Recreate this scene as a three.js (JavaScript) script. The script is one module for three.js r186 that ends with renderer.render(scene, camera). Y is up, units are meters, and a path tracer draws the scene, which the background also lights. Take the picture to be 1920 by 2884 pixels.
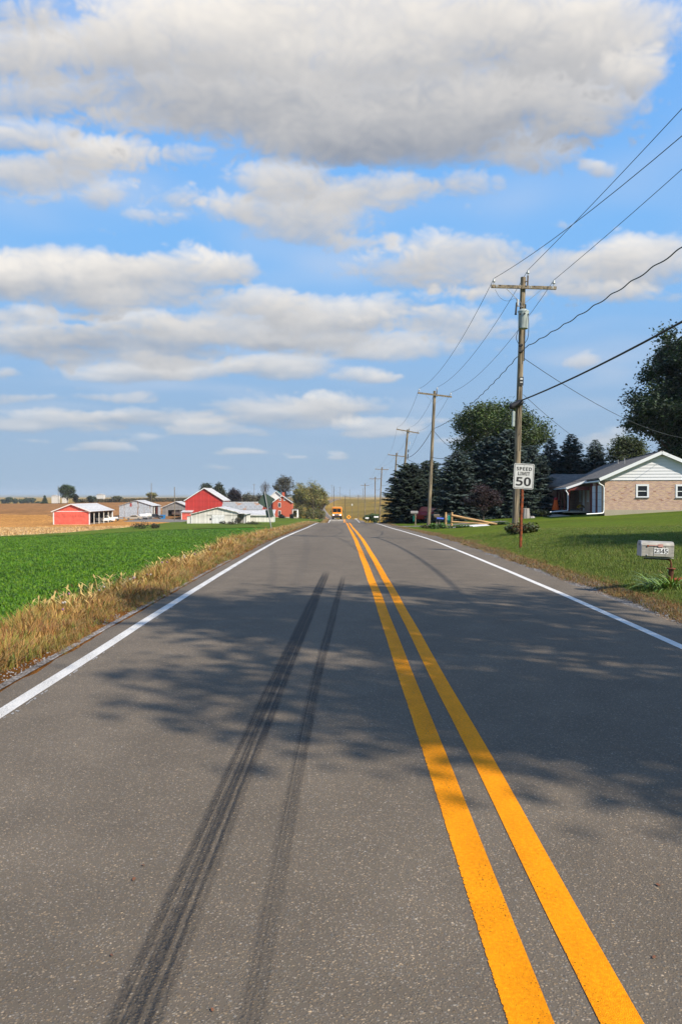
import * as THREE from 'three';
import { mergeGeometries } from 'three/addons/utils/BufferGeometryUtils.js';
import { RoundedBoxGeometry } from 'three/addons/geometries/RoundedBoxGeometry.js';
import { TextGeometry } from 'three/addons/geometries/TextGeometry.js';
import { FontLoader } from 'three/addons/loaders/FontLoader.js';

// ---------------------------------------------------------------- camera, sun, exposure
const scene = new THREE.Scene();
const EYE = 1.65, F = 2338;                       // focal length in pixels of the 2884-pixel-high photograph
const camera = new THREE.PerspectiveCamera(2 * Math.atan(1442 / F) * 180 / Math.PI, 681 / 1024, 0.1, 6000);
camera.position.set(0, EYE, 0);
camera.rotation.x = -Math.atan(47 / F);
const renderer = new THREE.WebGLRenderer({ antialias: true });
renderer.setSize(681, 1024);
renderer.toneMapping = THREE.LinearToneMapping;
renderer.toneMappingExposure = 1.45;
renderer.shadowMap.enabled = true;
const SUN_AZ = 50 * Math.PI / 180, SUN_EL = 38 * Math.PI / 180;   // to the right of straight behind the camera
const sunDir = new THREE.Vector3(Math.sin(SUN_AZ) * Math.cos(SUN_EL), Math.sin(SUN_EL), Math.cos(SUN_AZ) * Math.cos(SUN_EL));
const sun = new THREE.DirectionalLight(new THREE.Color(1.0, 0.915, 0.785), 5.0);
sun.position.copy(sunDir).multiplyScalar(150).add(new THREE.Vector3(0, 0, -60));
sun.target.position.set(0, 0, -60);
sun.castShadow = true;
sun.shadow.mapSize.set(4096, 4096);
Object.assign(sun.shadow.camera, { left: -120, right: 120, top: 120, bottom: -120, near: 1, far: 400 });
sun.shadow.radius = 1.3;
scene.add(sun, sun.target);
scene.fog = new THREE.FogExp2(0xdde6f0, 0.0001);

// ---------------------------------------------------------------- numbers and noise
function rng(seed) { let s = seed | 0; return () => { s = (s + 0x6d2b79f5) | 0; let t = Math.imul(s ^ (s >>> 15), 1 | s); t = (t + Math.imul(t ^ (t >>> 7), 61 | t)) ^ t; return ((t ^ (t >>> 14)) >>> 0) / 4294967296; }; }
const PERM = new Uint8Array(65536), GX = new Float32Array(256), GY = new Float32Array(256);
{ const r = rng(77); const p = new Uint8Array(256).map((_, i) => i); for (let i = 255; i > 0; i--) { const j = Math.floor(r() * (i + 1)); [p[i], p[j]] = [p[j], p[i]]; }
  for (let i = 0; i < 65536; i++) PERM[i] = p[(p[i & 255] + (i >> 8)) & 255];
  for (let i = 0; i < 256; i++) { GX[i] = Math.cos(i / 256 * 2 * Math.PI); GY[i] = Math.sin(i / 256 * 2 * Math.PI); } }
function noise(x, y, per = 256) {                 // gradient noise, about -0.7 .. 0.7, repeats after per (a power of two up to 256)
  const ix = Math.floor(x), iy = Math.floor(y), fx = x - ix, fy = y - iy, m = per - 1;
  const x0 = ix & m, x1 = (ix + 1) & m, y0 = (iy & m) << 8, y1 = ((iy + 1) & m) << 8;
  const u = fx * fx * fx * (fx * (fx * 6 - 15) + 10), v = fy * fy * fy * (fy * (fy * 6 - 15) + 10);
  let h = PERM[x0 | y0]; const a = GX[h] * fx + GY[h] * fy; h = PERM[x1 | y0]; const b = GX[h] * (fx - 1) + GY[h] * fy;
  h = PERM[x0 | y1]; const c = GX[h] * fx + GY[h] * (fy - 1); h = PERM[x1 | y1]; const d = GX[h] * (fx - 1) + GY[h] * (fy - 1);
  const e = a + (b - a) * u; return e + (c + (d - c) * u - e) * v;
}
function fbm(x, y, oct = 4, per = 256) { let s = 0, a = 1; for (let i = 0; i < oct; i++) { s += a * noise(x, y, Math.min(per, 256)); x *= 2; y *= 2; per *= 2; a *= 0.5; } return s; }
const clamp = (x, a = 0, b = 1) => Math.min(b, Math.max(a, x)), lerp = (a, b, t) => a + (b - a) * t;
const sstep = (a, b, x) => { const t = clamp((x - a) / (b - a)); return t * t * (3 - 2 * t); };
function curve(points) {                          // smooth monotone interpolation through [x, y] pairs
  const n = points.length, xs = points.map((p) => p[0]), ys = points.map((p) => p[1]), dl = [], m = [];
  for (let i = 0; i < n - 1; i++) dl.push((ys[i + 1] - ys[i]) / (xs[i + 1] - xs[i]));
  for (let i = 0; i < n; i++) m.push(i === 0 ? dl[0] : i === n - 1 ? dl[n - 2] : dl[i - 1] * dl[i] <= 0 ? 0 : 2 * dl[i - 1] * dl[i] / (dl[i - 1] + dl[i]));
  return (x) => {
    if (x <= xs[0]) return ys[0]; if (x >= xs[n - 1]) return ys[n - 1];
    let i = 0; while (x > xs[i + 1]) i++;
    const h = xs[i + 1] - xs[i], t = (x - xs[i]) / h, t2 = t * t, t3 = t2 * t;
    return (2 * t3 - 3 * t2 + 1) * ys[i] + (t3 - 2 * t2 + t) * h * m[i] + (-2 * t3 + 3 * t2) * ys[i + 1] + (t3 - t2) * h * m[i + 1];
  };
}

// ---------------------------------------------------------------- sky: air and clouds
{
  const W = 4096, H = 2048, HH = H / 2, D = new Float32Array(W * HH), D2 = new Float32Array(W * HH), K = 0.74;
  // cloud banks ahead, far ones first: [x, y of the middle, half width, height above, depth below, thickness, brightness] in photograph pixels
  const banks = [
    [270, 1262, 90, 20, 15, 0.8, 1], [700, 1275, 85, 17, 12, 0.8, 1], [950, 1285, 40, 11, 8, 0.7, 1], [400, 1240, 90, 14, 10, 0.5, 1], [840, 1290, 34, 9, 7, 0.6, 1], [620, 1315, 44, 10, 7, 0.55, 1], [90, 1245, 90, 15, 12, 0.5, 1], [1690, 1235, 100, 40, 50, 0.75, 1], [1300, 1240, 90, 22, 30, 0.5, 1],
    [120, 1190, 240, 40, 30, 0.85, 0.9], [420, 1180, 260, 36, 34, 0.85, 0.85], [560, 1205, 120, 26, 22, 0.8, 1], [800, 1160, 240, 46, 50, 0.95, 0.85], [960, 1145, 150, 40, 40, 0.9, 0.9], [1060, 1205, 130, 34, 26, 0.95, 1], [60, 1120, 160, 20, 18, 0.6, 0.9], [330, 1115, 190, 18, 18, 0.5, 0.8], [1230, 1190, 120, 24, 26, 0.45, 1], [720, 1215, 140, 20, 18, 0.6, 0.9],
    [390, 1052, 170, 44, 32, 1.0, 1], [560, 1040, 160, 40, 36, 1.0, 1], [780, 1035, 180, 40, 40, 1.0, 1], [1010, 1065, 120, 34, 26, 0.7, 0.9], [10, 1050, 50, 22, 14, 0.7, 1], [230, 1085, 70, 14, 12, 0.5, 0.8], [1100, 1062, 60, 20, 16, 0.45, 0.9], [1650, 1018, 66, 34, 24, 0.65, 0.95], [1420, 1010, 60, 18, 14, 0.35, 0.9],
    [1020, 975, 300, 40, 42, 1.0, 0.95], [760, 930, 380, 60, 60, 1.05, 0.75], [420, 960, 340, 50, 70, 1.05, 0.55], [110, 960, 260, 50, 60, 0.9, 0.6], [60, 890, 150, 34, 30, 0.9, 1], [400, 905, 120, 40, 40, 0.9, 1], [960, 880, 240, 56, 60, 1.0, 0.9], [700, 850, 200, 48, 60, 0.95, 0.9], [1240, 920, 240, 50, 46, 0.85, 0.9], [1400, 980, 170, 26, 22, 0.4, 0.9],
    [150, 780, 330, 76, 90, 1.15, 0.95], [420, 790, 260, 76, 80, 1.1, 0.95], [650, 770, 130, 50, 44, 0.85, 1], [-20, 800, 200, 70, 80, 1.0, 0.9],
    [1120, 760, 200, 60, 70, 0.7, 0.85], [1320, 730, 240, 76, 90, 0.9, 0.85], [1560, 760, 250, 76, 100, 0.85, 0.8], [1810, 720, 200, 66, 90, 1.0, 1], [1700, 830, 260, 40, 50, 0.6, 0.8], [1420, 840, 200, 40, 40, 0.55, 0.85],
    [1690, 475, 66, 26, 26, 0.6, 1], [1560, 625, 70, 24, 20, 0.5, 0.9], [1300, 600, 110, 24, 24, 0.4, 0.9], [310, 560, 80, 50, 60, 0.6, 0.9], [540, 560, 120, 40, 50, 0.42, 0.9], [330, 470, 110, 50, 40, 0.45, 0.9],
    [-20, 180, 260, 90, 80, 0.75, 0.85], [330, 430, 170, 60, 60, 0.62, 0.9], [130, 570, 170, 46, 46, 0.5, 0.9], [480, 620, 130, 36, 36, 0.4, 0.9], [1000, 680, 160, 36, 36, 0.42, 0.9], [250, 660, 200, 26, 26, 0.35, 0.9],
    [90, 480, 200, 70, 90, 0.95, 0.95], [220, 430, 150, 60, 70, 0.8, 1], [40, 380, 190, 60, 60, 0.75, 0.9], [500, 440, 170, 40, 50, 0.55, 0.85],
    [700, 580, 120, 60, 60, 0.75, 1], [880, 590, 210, 90, 90, 1.0, 0.8], [1060, 550, 200, 80, 70, 1.0, 0.9], [820, 500, 170, 60, 70, 0.95, 1], [1240, 540, 200, 60, 50, 0.75, 0.8],
    [1450, 440, 180, 80, 70, 0.8, 0.85], [1200, 410, 330, 120, 90, 1.1, 0.45], [460, 350, 170, 60, 60, 0.8, 1], [150, 270, 300, 60, 60, 0.7, 0.75], [330, 330, 130, 30, 30, 0.5, 0.9],
    [1000, 310, 520, 200, 150, 1.25, 0.46], [620, 290, 330, 150, 120, 1.2, 0.55], [1500, 270, 300, 150, 110, 1.1, 0.75],
    [200, 170, 330, 90, 80, 0.85, 0.95], [60, 90, 260, 70, 60, 0.5, 0.7], [620, 100, 330, 150, 120, 1.2, 1.1], [980, 70, 420, 190, 140, 1.3, 1.2], [1370, 110, 300, 160, 130, 1.2, 0.95], [1660, 120, 190, 130, 110, 1.1, 1], [1780, 210, 120, 60, 50, 0.7, 0.95],
  ].map(([x, y, rx, up, dn, s, b]) => [(x - 960) / F, (1395 - y) / F, rx / F, up / F, dn / F, s, b]);
  for (let row = 0; row < HH; row++) {
    const el = (row + 0.5) / HH * Math.PI / 2, y = Math.sin(el), ce = Math.cos(el), k = 1 / (y + 0.10);
    for (let col = 0; col < W; col++) {                       // heaped noise: rounded lumps at ever smaller sizes
      const ph = ((col + 0.5) / W - 0.5) * 2 * Math.PI, px = Math.cos(ph) * ce * k * 1.9 + 31.3, pz = Math.sin(ph) * ce * k * 1.9 + 17.7;
      const qx = px + 0.16 * noise(px * 2.3, pz * 2.3 + 5), qz = pz + 0.16 * noise(px * 2.3 + 7, pz * 2.3);
      let f = 0, a = 0.6, sx = qx * 1.5, sz = qz * 1.5;
      for (let i = 0; i < 3; i++) { const n = noise(sx, sz); f += a * (i < 1 ? n : 0.45 * n + 0.55 * (0.33 - Math.abs(n) * 1.25)); sx = sx * 2.03 + 3.1; sz = sz * 2.03 + 1.7; a *= 0.55; }
      // finer lumps, about as tall as wide
      const wx = 0.7 * noise(ph * 20.37, el * 33 + 50, 128), A = ph * 40.744 + wx, B = el * 62 + 0.7 * noise(ph * 20.37 + 9, el * 33, 128);
      const n0 = noise(A * 0.5, B * 0.5, 128), n1 = noise(A, B), n2 = noise(A * 2 + 3.3, B * 2), n3 = noise(A * 4 + 1.7, B * 4), n4 = noise(A * 8 + 5.1, B * 8);
      const puff = 0.36 * n0 + 0.42 * (Math.abs(n1) * 1.4 - 0.30) + 0.26 * (Math.abs(n2) * 1.4 - 0.30) + 0.15 * (Math.abs(n3) * 1.3 - 0.3) + 0.07 * n4, sc = sstep(0.0, 0.22, y);
      D2[row * W + col] = f + lerp(0.25, 0.5, sc) * (0.36 * n0 + 0.34 * (Math.abs(n1) * 1.4 - 0.3) + 0.16 * (Math.abs(n2) * 1.4 - 0.3));
      D[row * W + col] = f + lerp(0.5, 0.85, sc) * puff;
    }
  }
  const data = new Float32Array(W * H * 4), zen = [0.115, 0.355, 0.88], mid = [0.215, 0.475, 0.86], low = [0.335, 0.455, 0.60], dark = [0.27, 0.30, 0.36], light = [0.90, 0.85, 0.785];
  for (let row = 0; row < HH; row++) {
    const el = (row + 0.5) / HH * Math.PI / 2, y = Math.sin(el), ce = Math.cos(el), k = 1 / (y + 0.10), st = 1 + Math.round((0.0025 + 0.011 * y) / (Math.PI / 2) * HH), haze = Math.exp(-y * 8);
    const a1 = sstep(0.0, 0.30, y), a2 = sstep(0.22, 0.70, y), air = [0, 1, 2].map((c) => lerp(lerp(low[c], mid[c], a1), zen[c], a2));
    const at = (r, c) => D[Math.min(HH - 1, Math.max(0, r)) * W + (c & (W - 1))];
    const at2 = (r, c) => D2[Math.min(HH - 1, r) * W + (c & (W - 1))];
    for (let col = 0; col < W; col++) {
      const ph = ((col + 0.5) / W - 0.5) * 2 * Math.PI, x = Math.cos(ph) * ce, z = Math.sin(ph) * ce, px = x * k * 1.9 + 31.3, pz = z * k * 1.9 + 17.7, f = at(row, col), o = ((row + HH) * W + col) * 4;
      const f2 = D2[row * W + col], relief = 0.8 * (f2 - at2(row + 2 * st, col + st)) + 0.8 * (f2 - at2(row + 5 * st, col + 2 * st)) + 0.12 * (f - f2);
      let r = air[0], g = air[1], b = air[2];
      const add = (t, lit) => { if (t <= 0) return; const al = (1 - Math.exp(-Math.pow(t, 1.2) * 5.2)) * (1 - 0.5 * haze), l = clamp(lit), hz = 0.5 * haze; r += (lerp(lerp(dark[0], light[0], l), low[0] * 1.3, hz) - r) * al; g += (lerp(lerp(dark[1], light[1], l), low[1] * 1.18, hz) - g) * al; b += (lerp(lerp(dark[2], light[2], l), low[2] * 1.1, hz) - b) * al; };
      const veil = 0.46 * sstep(-0.15, 0.6, fbm(px * 0.6 + 40, pz * 0.6, 3)) * sstep(0.02, 0.2, y); r = lerp(r, 0.62, veil); g = lerp(g, 0.66, veil); b = lerp(b, 0.74, veil);
      let inside = 0, u = 0, v = 0;
      if (z < 0) { u = x / -z; v = y / -z; inside = (1 - sstep(0.46, 0.64, Math.abs(u))) * (1 - sstep(0.64, 0.86, v)); }
      if (inside < 1) { const c = -0.05 + 1.15 * fbm(px * 0.36, pz * 0.36, 2); add((c + f * 0.8) * (1 - inside), 0.62 + relief * 0.7 - 0.35 * Math.max(0, c)); }
      if (inside > 0) {
        const wu = u + 0.035 * noise(px * 1.3, pz * 1.3) / (k * 0.5), wv = v + 0.022 * noise(px * 1.3 + 9, pz * 1.3) / (k * 0.5);
        for (const q of banks) {
          const e = wv - q[1]; if (e > 2.2 * q[3] || e < -2.2 * q[4]) continue; const a = (wu - q[0]) / q[2], w = e > 0 ? e / q[3] : e / q[4], d2 = a * a + w * w; if (d2 > 4.4) continue;
          add((q[5] * Math.exp(-d2 * 0.85) * 1.05 - 0.36 + 0.62 * f) * inside, q[6] * (0.60 + 0.42 * w) + relief * 0.30 + 0.03);
        }
      }
      data[o] = r * K; data[o + 1] = g * K; data[o + 2] = b * K; data[o + 3] = 1;
    }
  }
  for (let i = 0; i < W * HH; i++) { data[i * 4] = 0.22; data[i * 4 + 1] = 0.24; data[i * 4 + 2] = 0.22; data[i * 4 + 3] = 1; }
  const sky = new THREE.DataTexture(data, W, H, THREE.RGBAFormat, THREE.FloatType);
  sky.mapping = THREE.EquirectangularReflectionMapping; sky.magFilter = sky.minFilter = THREE.LinearFilter; sky.needsUpdate = true;
  scene.background = sky; scene.environment = sky;
}

// ---------------------------------------------------------------- textures: what surfaces are made of
function texture(size, fn, { srgb = true, w = size, h = size } = {}) {
  const d = new Uint8Array(w * h * 4), o = [0, 0, 0];
  for (let y = 0; y < h; y++) for (let x = 0; x < w; x++) { fn(x / w, y / h, o, x, y); const i = (y * w + x) * 4; d[i] = clamp(o[0]) * 255; d[i + 1] = clamp(o[1]) * 255; d[i + 2] = clamp(o[2]) * 255; d[i + 3] = 255; }
  const t = new THREE.DataTexture(d, w, h); t.wrapS = t.wrapT = THREE.RepeatWrapping; t.magFilter = THREE.LinearFilter; t.minFilter = THREE.LinearMipmapLinearFilter; t.generateMipmaps = true;
  if (srgb) t.colorSpace = THREE.SRGBColorSpace; t.needsUpdate = true; return t;
}
const scaled = (t, rx, ry = rx) => { const c = t.clone(); c.repeat.set(rx, ry); c.needsUpdate = true; return c; };
const gray = (o, v) => { o[0] = o[1] = o[2] = v; };
// asphalt: stones of several greys and browns in dark binder; one tile is 4 m
const asphaltHeight = new Float32Array(2048 * 2048);
const asphaltMap = (() => {
  const r = rng(5), N = 2048, tone = new Float32Array(N * N), hue = new Float32Array(N * N);
  for (let i = 0; i < N * N; i++) { tone[i] = -0.55; asphaltHeight[i] = 0.12 * r(); }
  const stone = (cx, cy, ra, rb, an, tv, hv) => {
    const ca = Math.cos(an), sa = Math.sin(an), R = Math.ceil(Math.max(ra, rb));
    for (let dy = -R; dy <= R; dy++) for (let dx = -R; dx <= R; dx++) {
      const u = (dx * ca + dy * sa) / ra, v = (-dx * sa + dy * ca) / rb, q = u * u + v * v;
      if (q <= 1) { const i = ((cy + dy) & 2047) * N + ((cx + dx) & 2047), hh = 0.35 + 0.65 * Math.sqrt(1 - q); if (hh >= asphaltHeight[i]) { asphaltHeight[i] = hh; tone[i] = tv; hue[i] = hv; } }
    }
  };
  for (let k = 0; k < 230000; k++) { const s = 1.0 + 2.4 * r() * r(); const q = r(); stone(Math.floor(r() * N), Math.floor(r() * N), s, s * (0.6 + 0.4 * r()), r() * 6.3, q < 0.03 ? 1.1 + 0.7 * r() : q < 0.22 ? 0.4 + 0.7 * r() : -0.3 + 0.85 * (r() + r() - 1), r() - 0.5); }
  return texture(N, (u, v, o, x, y) => {
    const i = y * N + x, m = 0.5 * fbm(u * 8, v * 8, 4, 8), f = 1 + 0.27 * tone[i] + 0.13 * m, hv = hue[i] * 0.16;
    o[0] = 0.448 * f * (1 + hv); o[1] = 0.402 * f * (1 + 0.3 * hv); o[2] = 0.340 * f * (1 - hv * 0.8);
  });
})();
const asphaltBump = texture(2048, (u, v, o, x, y) => gray(o, asphaltHeight[y * 2048 + x]), { srgb: false });
const gravelMap = texture(512, (() => {
  const r = rng(9), c = []; for (let i = 0; i < 64 * 64; i++) c.push([r(), r(), r(), r()]);
  return (u, v, o) => { let best = 9, id = 0; const gx = u * 64, gy = v * 64, ix = Math.floor(gx), iy = Math.floor(gy); for (let a = -1; a <= 1; a++) for (let b = -1; b <= 1; b++) { const k = ((iy + b) & 63) * 64 + ((ix + a) & 63), dx = ix + a + c[k][0] - gx, dy = iy + b + c[k][1] - gy, q = dx * dx + dy * dy; if (q < best) { best = q; id = k; } }
    const t = 0.34 + 0.26 * c[id][2] - 0.18 * Math.min(1, best * 1.2); o[0] = t * 1.03; o[1] = t * (0.97 + 0.04 * c[id][3]); o[2] = t * (0.90 + 0.08 * c[id][3]); };
})());
function grassTexture(dark, light, dry, dryShare, seed, streak = 1) {
  return texture(1024, (u, v, o) => {
    const a = 0.5 + 0.75 * fbm(u * 64 + seed, v * 64 * streak, 4, 64), b = 0.5 + 0.8 * fbm(u * 8 + seed * 3, v * 8, 4, 8), n = clamp(0.62 * a + 0.38 * b), q = clamp((fbm(u * 32 + 7 + seed, v * 32 + 3, 4, 32) + dryShare) * 2.2);
    for (let c = 0; c < 3; c++) o[c] = lerp(lerp(dark[c], light[c], n), dry[c], q * 0.75);
  });
}
const lawnMap = grassTexture([0.20, 0.26, 0.04], [0.44, 0.49, 0.12], [0.52, 0.47, 0.20], -0.15, 0.3);
const fieldMap = grassTexture([0.10, 0.26, 0.01], [0.33, 0.53, 0.03], [0.30, 0.42, 0.05], -0.6, 4.1);
const vergeMap = grassTexture([0.26, 0.17, 0.07], [0.64, 0.43, 0.19], [0.42, 0.38, 0.12], -0.25, 8.2);
const hillMap = grassTexture([0.42, 0.34, 0.11], [0.74, 0.58, 0.25], [0.48, 0.44, 0.16], -0.15, 6.6);
const stubbleMap = texture(1024, (u, v, o) => {
  const w = u + 0.004 * noise(u * 16, v * 16, 16), rows = 0.5 + 0.5 * Math.cos(w * Math.PI * 2 * 12), n = fbm(u * 128, v * 64, 3, 64), b = fbm(u * 8, v * 8, 4, 8), k = clamp(0.34 + 0.2 * rows + 0.75 * n + 0.35 * b);
  o[0] = lerp(0.50, 0.93, k); o[1] = lerp(0.34, 0.74, k); o[2] = lerp(0.16, 0.45, k);
});
const tilledMap = texture(512, (u, v, o) => { const k = clamp(0.5 + 0.8 * fbm(u * 32, v * 32, 4, 32) + 0.3 * fbm(u * 4, v * 4, 3, 4)); o[0] = lerp(0.38, 0.68, k); o[1] = lerp(0.27, 0.50, k); o[2] = lerp(0.15, 0.31, k); });
const woodMap = texture(512, (u, v, o) => {   // grain runs along v
  const g = fbm(u * 64 + 0.6 * fbm(u * 4, v * 4, 2, 4), v * 2, 4, 64), s = fbm(u * 8, v * 4, 4, 4), crack = Math.pow(clamp(0.5 + noise(u * 32, v * 2 + 0.4, 32)), 9) * 2.4, k = clamp(0.58 + 0.55 * g + 0.42 * s - crack);
  o[0] = 0.20 + 0.50 * k; o[1] = 0.185 + 0.465 * k; o[2] = 0.16 + 0.40 * k;
});
const woodBump = texture(512, (u, v, o) => gray(o, clamp(0.5 + 0.7 * fbm(u * 64, v * 2, 4, 64))), { srgb: false });
const barkMap = texture(256, (u, v, o) => { const k = clamp(0.5 + 0.9 * fbm(u * 16, v * 4, 4, 4)); o[0] = 0.18 + 0.22 * k; o[1] = 0.155 + 0.19 * k; o[2] = 0.13 + 0.16 * k; });
const rustMap = texture(256, (u, v, o) => { const k = clamp(0.5 + 0.9 * fbm(u * 8, v * 8, 5, 8)); o[0] = lerp(0.30, 0.64, k); o[1] = lerp(0.16, 0.31, k); o[2] = lerp(0.10, 0.12, k); });
const speckMap = texture(512, (u, v, o) => gray(o, clamp(0.93 + 0.05 * fbm(u * 4, v * 4, 3, 4) + 0.12 * fbm(u * 64, v * 64, 3, 64))));
const streakMap = texture(512, (u, v, o) => gray(o, clamp(0.90 + 0.34 * Math.min(0, fbm(u * 64, v * 4, 4, 4) + 0.1) + 0.12 * fbm(u * 8, v * 8, 4, 8))));
const brickBump = new Float32Array(1024 * 1024);
const brickMap = (() => {                        // one tile is 8 bricks (1.72 m) by 24 courses (1.8 m)
  const r = rng(21), tone = []; for (let i = 0; i < 24 * 9; i++) tone.push([r(), r(), r()]);
  return texture(1024, (u, v, o, x, y) => {
    const cy = Math.floor(v * 24), fv = v * 24 - cy, uu = u * 8 + (cy & 1) * 0.5, cx = Math.floor(uu) % 8, fu = uu - Math.floor(uu), n = 0.16 * fbm(u * 64, v * 64, 3, 64);
    const joint = fv < 0.15 || fu < 0.055, t = tone[cy * 8 + cx], k = t[0];
    brickBump[y * 1024 + x] = joint ? 0.1 : 0.75 + n;
    if (joint) { o[0] = 0.72 + n; o[1] = 0.67 + n; o[2] = 0.58 + n; } else { o[0] = lerp(0.67, 0.79, k) + n; o[1] = lerp(0.54, 0.67, k) + n * 0.9; o[2] = lerp(0.47, 0.59, t[1] * 0.5 + k * 0.5) + n * 0.8; if (t[2] > 0.93) { o[0] *= 0.8; o[1] *= 0.68; o[2] *= 0.64; } }
  });
})();
const brickBumpMap = texture(1024, (u, v, o, x, y) => gray(o, brickBump[y * 1024 + x]), { srgb: false });
const redBrickMap = texture(512, (u, v, o) => { const cy = Math.floor(v * 24), fv = v * 24 - cy, uu = u * 8 + (cy & 1) * 0.5, cx = Math.floor(uu) % 8, fu = uu - Math.floor(uu), k = noise(cx * 3.7 + 0.4, cy * 5.3 + 0.6), j = fv < 0.14 || fu < 0.05; o[0] = j ? 0.66 : 0.70 + 0.14 * k; o[1] = j ? 0.40 : 0.30 + 0.10 * k; o[2] = j ? 0.30 : 0.20 + 0.08 * k; });
const shingleMap = texture(512, (u, v, o) => { const cy = Math.floor(v * 16), fv = v * 16 - cy, uu = u * 8 + (cy & 1) * 0.5, k = noise(Math.floor(uu) % 8 * 4.1 + 0.3, cy * 3.3 + 0.7), n = fbm(u * 64, v * 64, 3, 64); const t = 0.42 + 0.11 * k + 0.14 * n - (fv < 0.12 ? 0.14 : 0); o[0] = t * 1.05; o[1] = t; o[2] = t * 0.94; });
const ribBump = texture(64, (u, v, o) => gray(o, Math.pow(0.5 + 0.5 * Math.cos(u * Math.PI * 2 * 4), 2)), { srgb: false });
const boardMap = texture(512, (u, v, o) => { const b = u * 8, ix = Math.floor(b), f = b - ix, n = noise(ix * 3.1 + 0.5, 0.7), w = fbm(u * 64, v * 4, 4, 4); gray(o, clamp(0.86 + 0.14 * n + 0.22 * w - (f < 0.06 ? 0.35 : 0))); });
const peelMap = texture(512, (u, v, o) => { const b = u * 8, ix = Math.floor(b), f = b - ix, n = noise(ix * 3.1 + 0.5, 0.7), w = fbm(u * 64, v * 4, 4, 4), p = sstep(0.28, 0.5, fbm(u * 32 + 4, v * 2 + 2, 4, 2) + 0.25 * n), t = clamp(0.88 + 0.12 * n + 0.16 * w - (f < 0.06 ? 0.3 : 0)); o[0] = lerp(0.80, 0.80, p) * t; o[1] = lerp(0.24, 0.58, p) * t; o[2] = lerp(0.21, 0.52, p) * t; });
const rustyRoofMap = texture(512, (u, v, o) => { const p = sstep(0.22, 0.55, fbm(u * 8 + 3, v * 4 + 1, 4, 4)), t = 0.92 + 0.2 * fbm(u * 64, v * 8, 3, 8); o[0] = lerp(0.62, 0.66, p) * t; o[1] = lerp(0.62, 0.49, p) * t; o[2] = lerp(0.61, 0.36, p) * t; });
const wallRustMap = texture(512, (u, v, o) => { const drip = Math.pow(clamp(0.5 + noise(u * 32, 0.5, 32)), 5) * clamp(0.15 + 1.1 * fbm(u * 32, v * 2 + 0.3, 3, 2)), p = clamp(drip * 3.4), t = 0.93 + 0.16 * fbm(u * 32, v * 8, 3, 8); o[0] = lerp(0.72, 0.58, p) * t; o[1] = lerp(0.75, 0.44, p) * t; o[2] = lerp(0.78, 0.34, p) * t; });

// ---------------------------------------------------------------- materials
const matte = (o) => new THREE.MeshPhysicalMaterial({ roughness: 0.95, specularIntensity: 0.15, ...o });
const std = (o) => new THREE.MeshStandardMaterial({ roughness: 0.9, ...o });
const rgb = (r, g, b) => new THREE.Color().setRGB(r, g, b);
const wornMap = texture(1024, (u, v, o) => { const n = fbm(u * 128, v * 128, 3, 128), m = fbm(u * 4 + 3, v * 2, 3, 2); gray(o, n + 0.6 * m > 0.54 ? 0 : 1); }, { srgb: false });
const paintMap = texture(512, (u, v, o) => gray(o, clamp(0.95 + 0.12 * fbm(u * 4, v * 2, 4, 2) + 0.10 * fbm(u * 64, v * 64, 3, 64))));
const stoneTops = (() => { const d = new Uint8Array(2048 * 2048 * 4); for (let i = 0; i < 2048 * 2048; i++) { d[i * 4] = d[i * 4 + 1] = d[i * 4 + 2] = 255; d[i * 4 + 3] = clamp(0.62 + 0.8 * (asphaltHeight[i] - 0.25)) * 255; } const t = new THREE.DataTexture(d, 2048, 2048); t.wrapS = t.wrapT = THREE.RepeatWrapping; t.magFilter = THREE.LinearFilter; t.channel = 1; t.needsUpdate = true; return t; })();   // rubber stays on the tops of the stones
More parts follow.
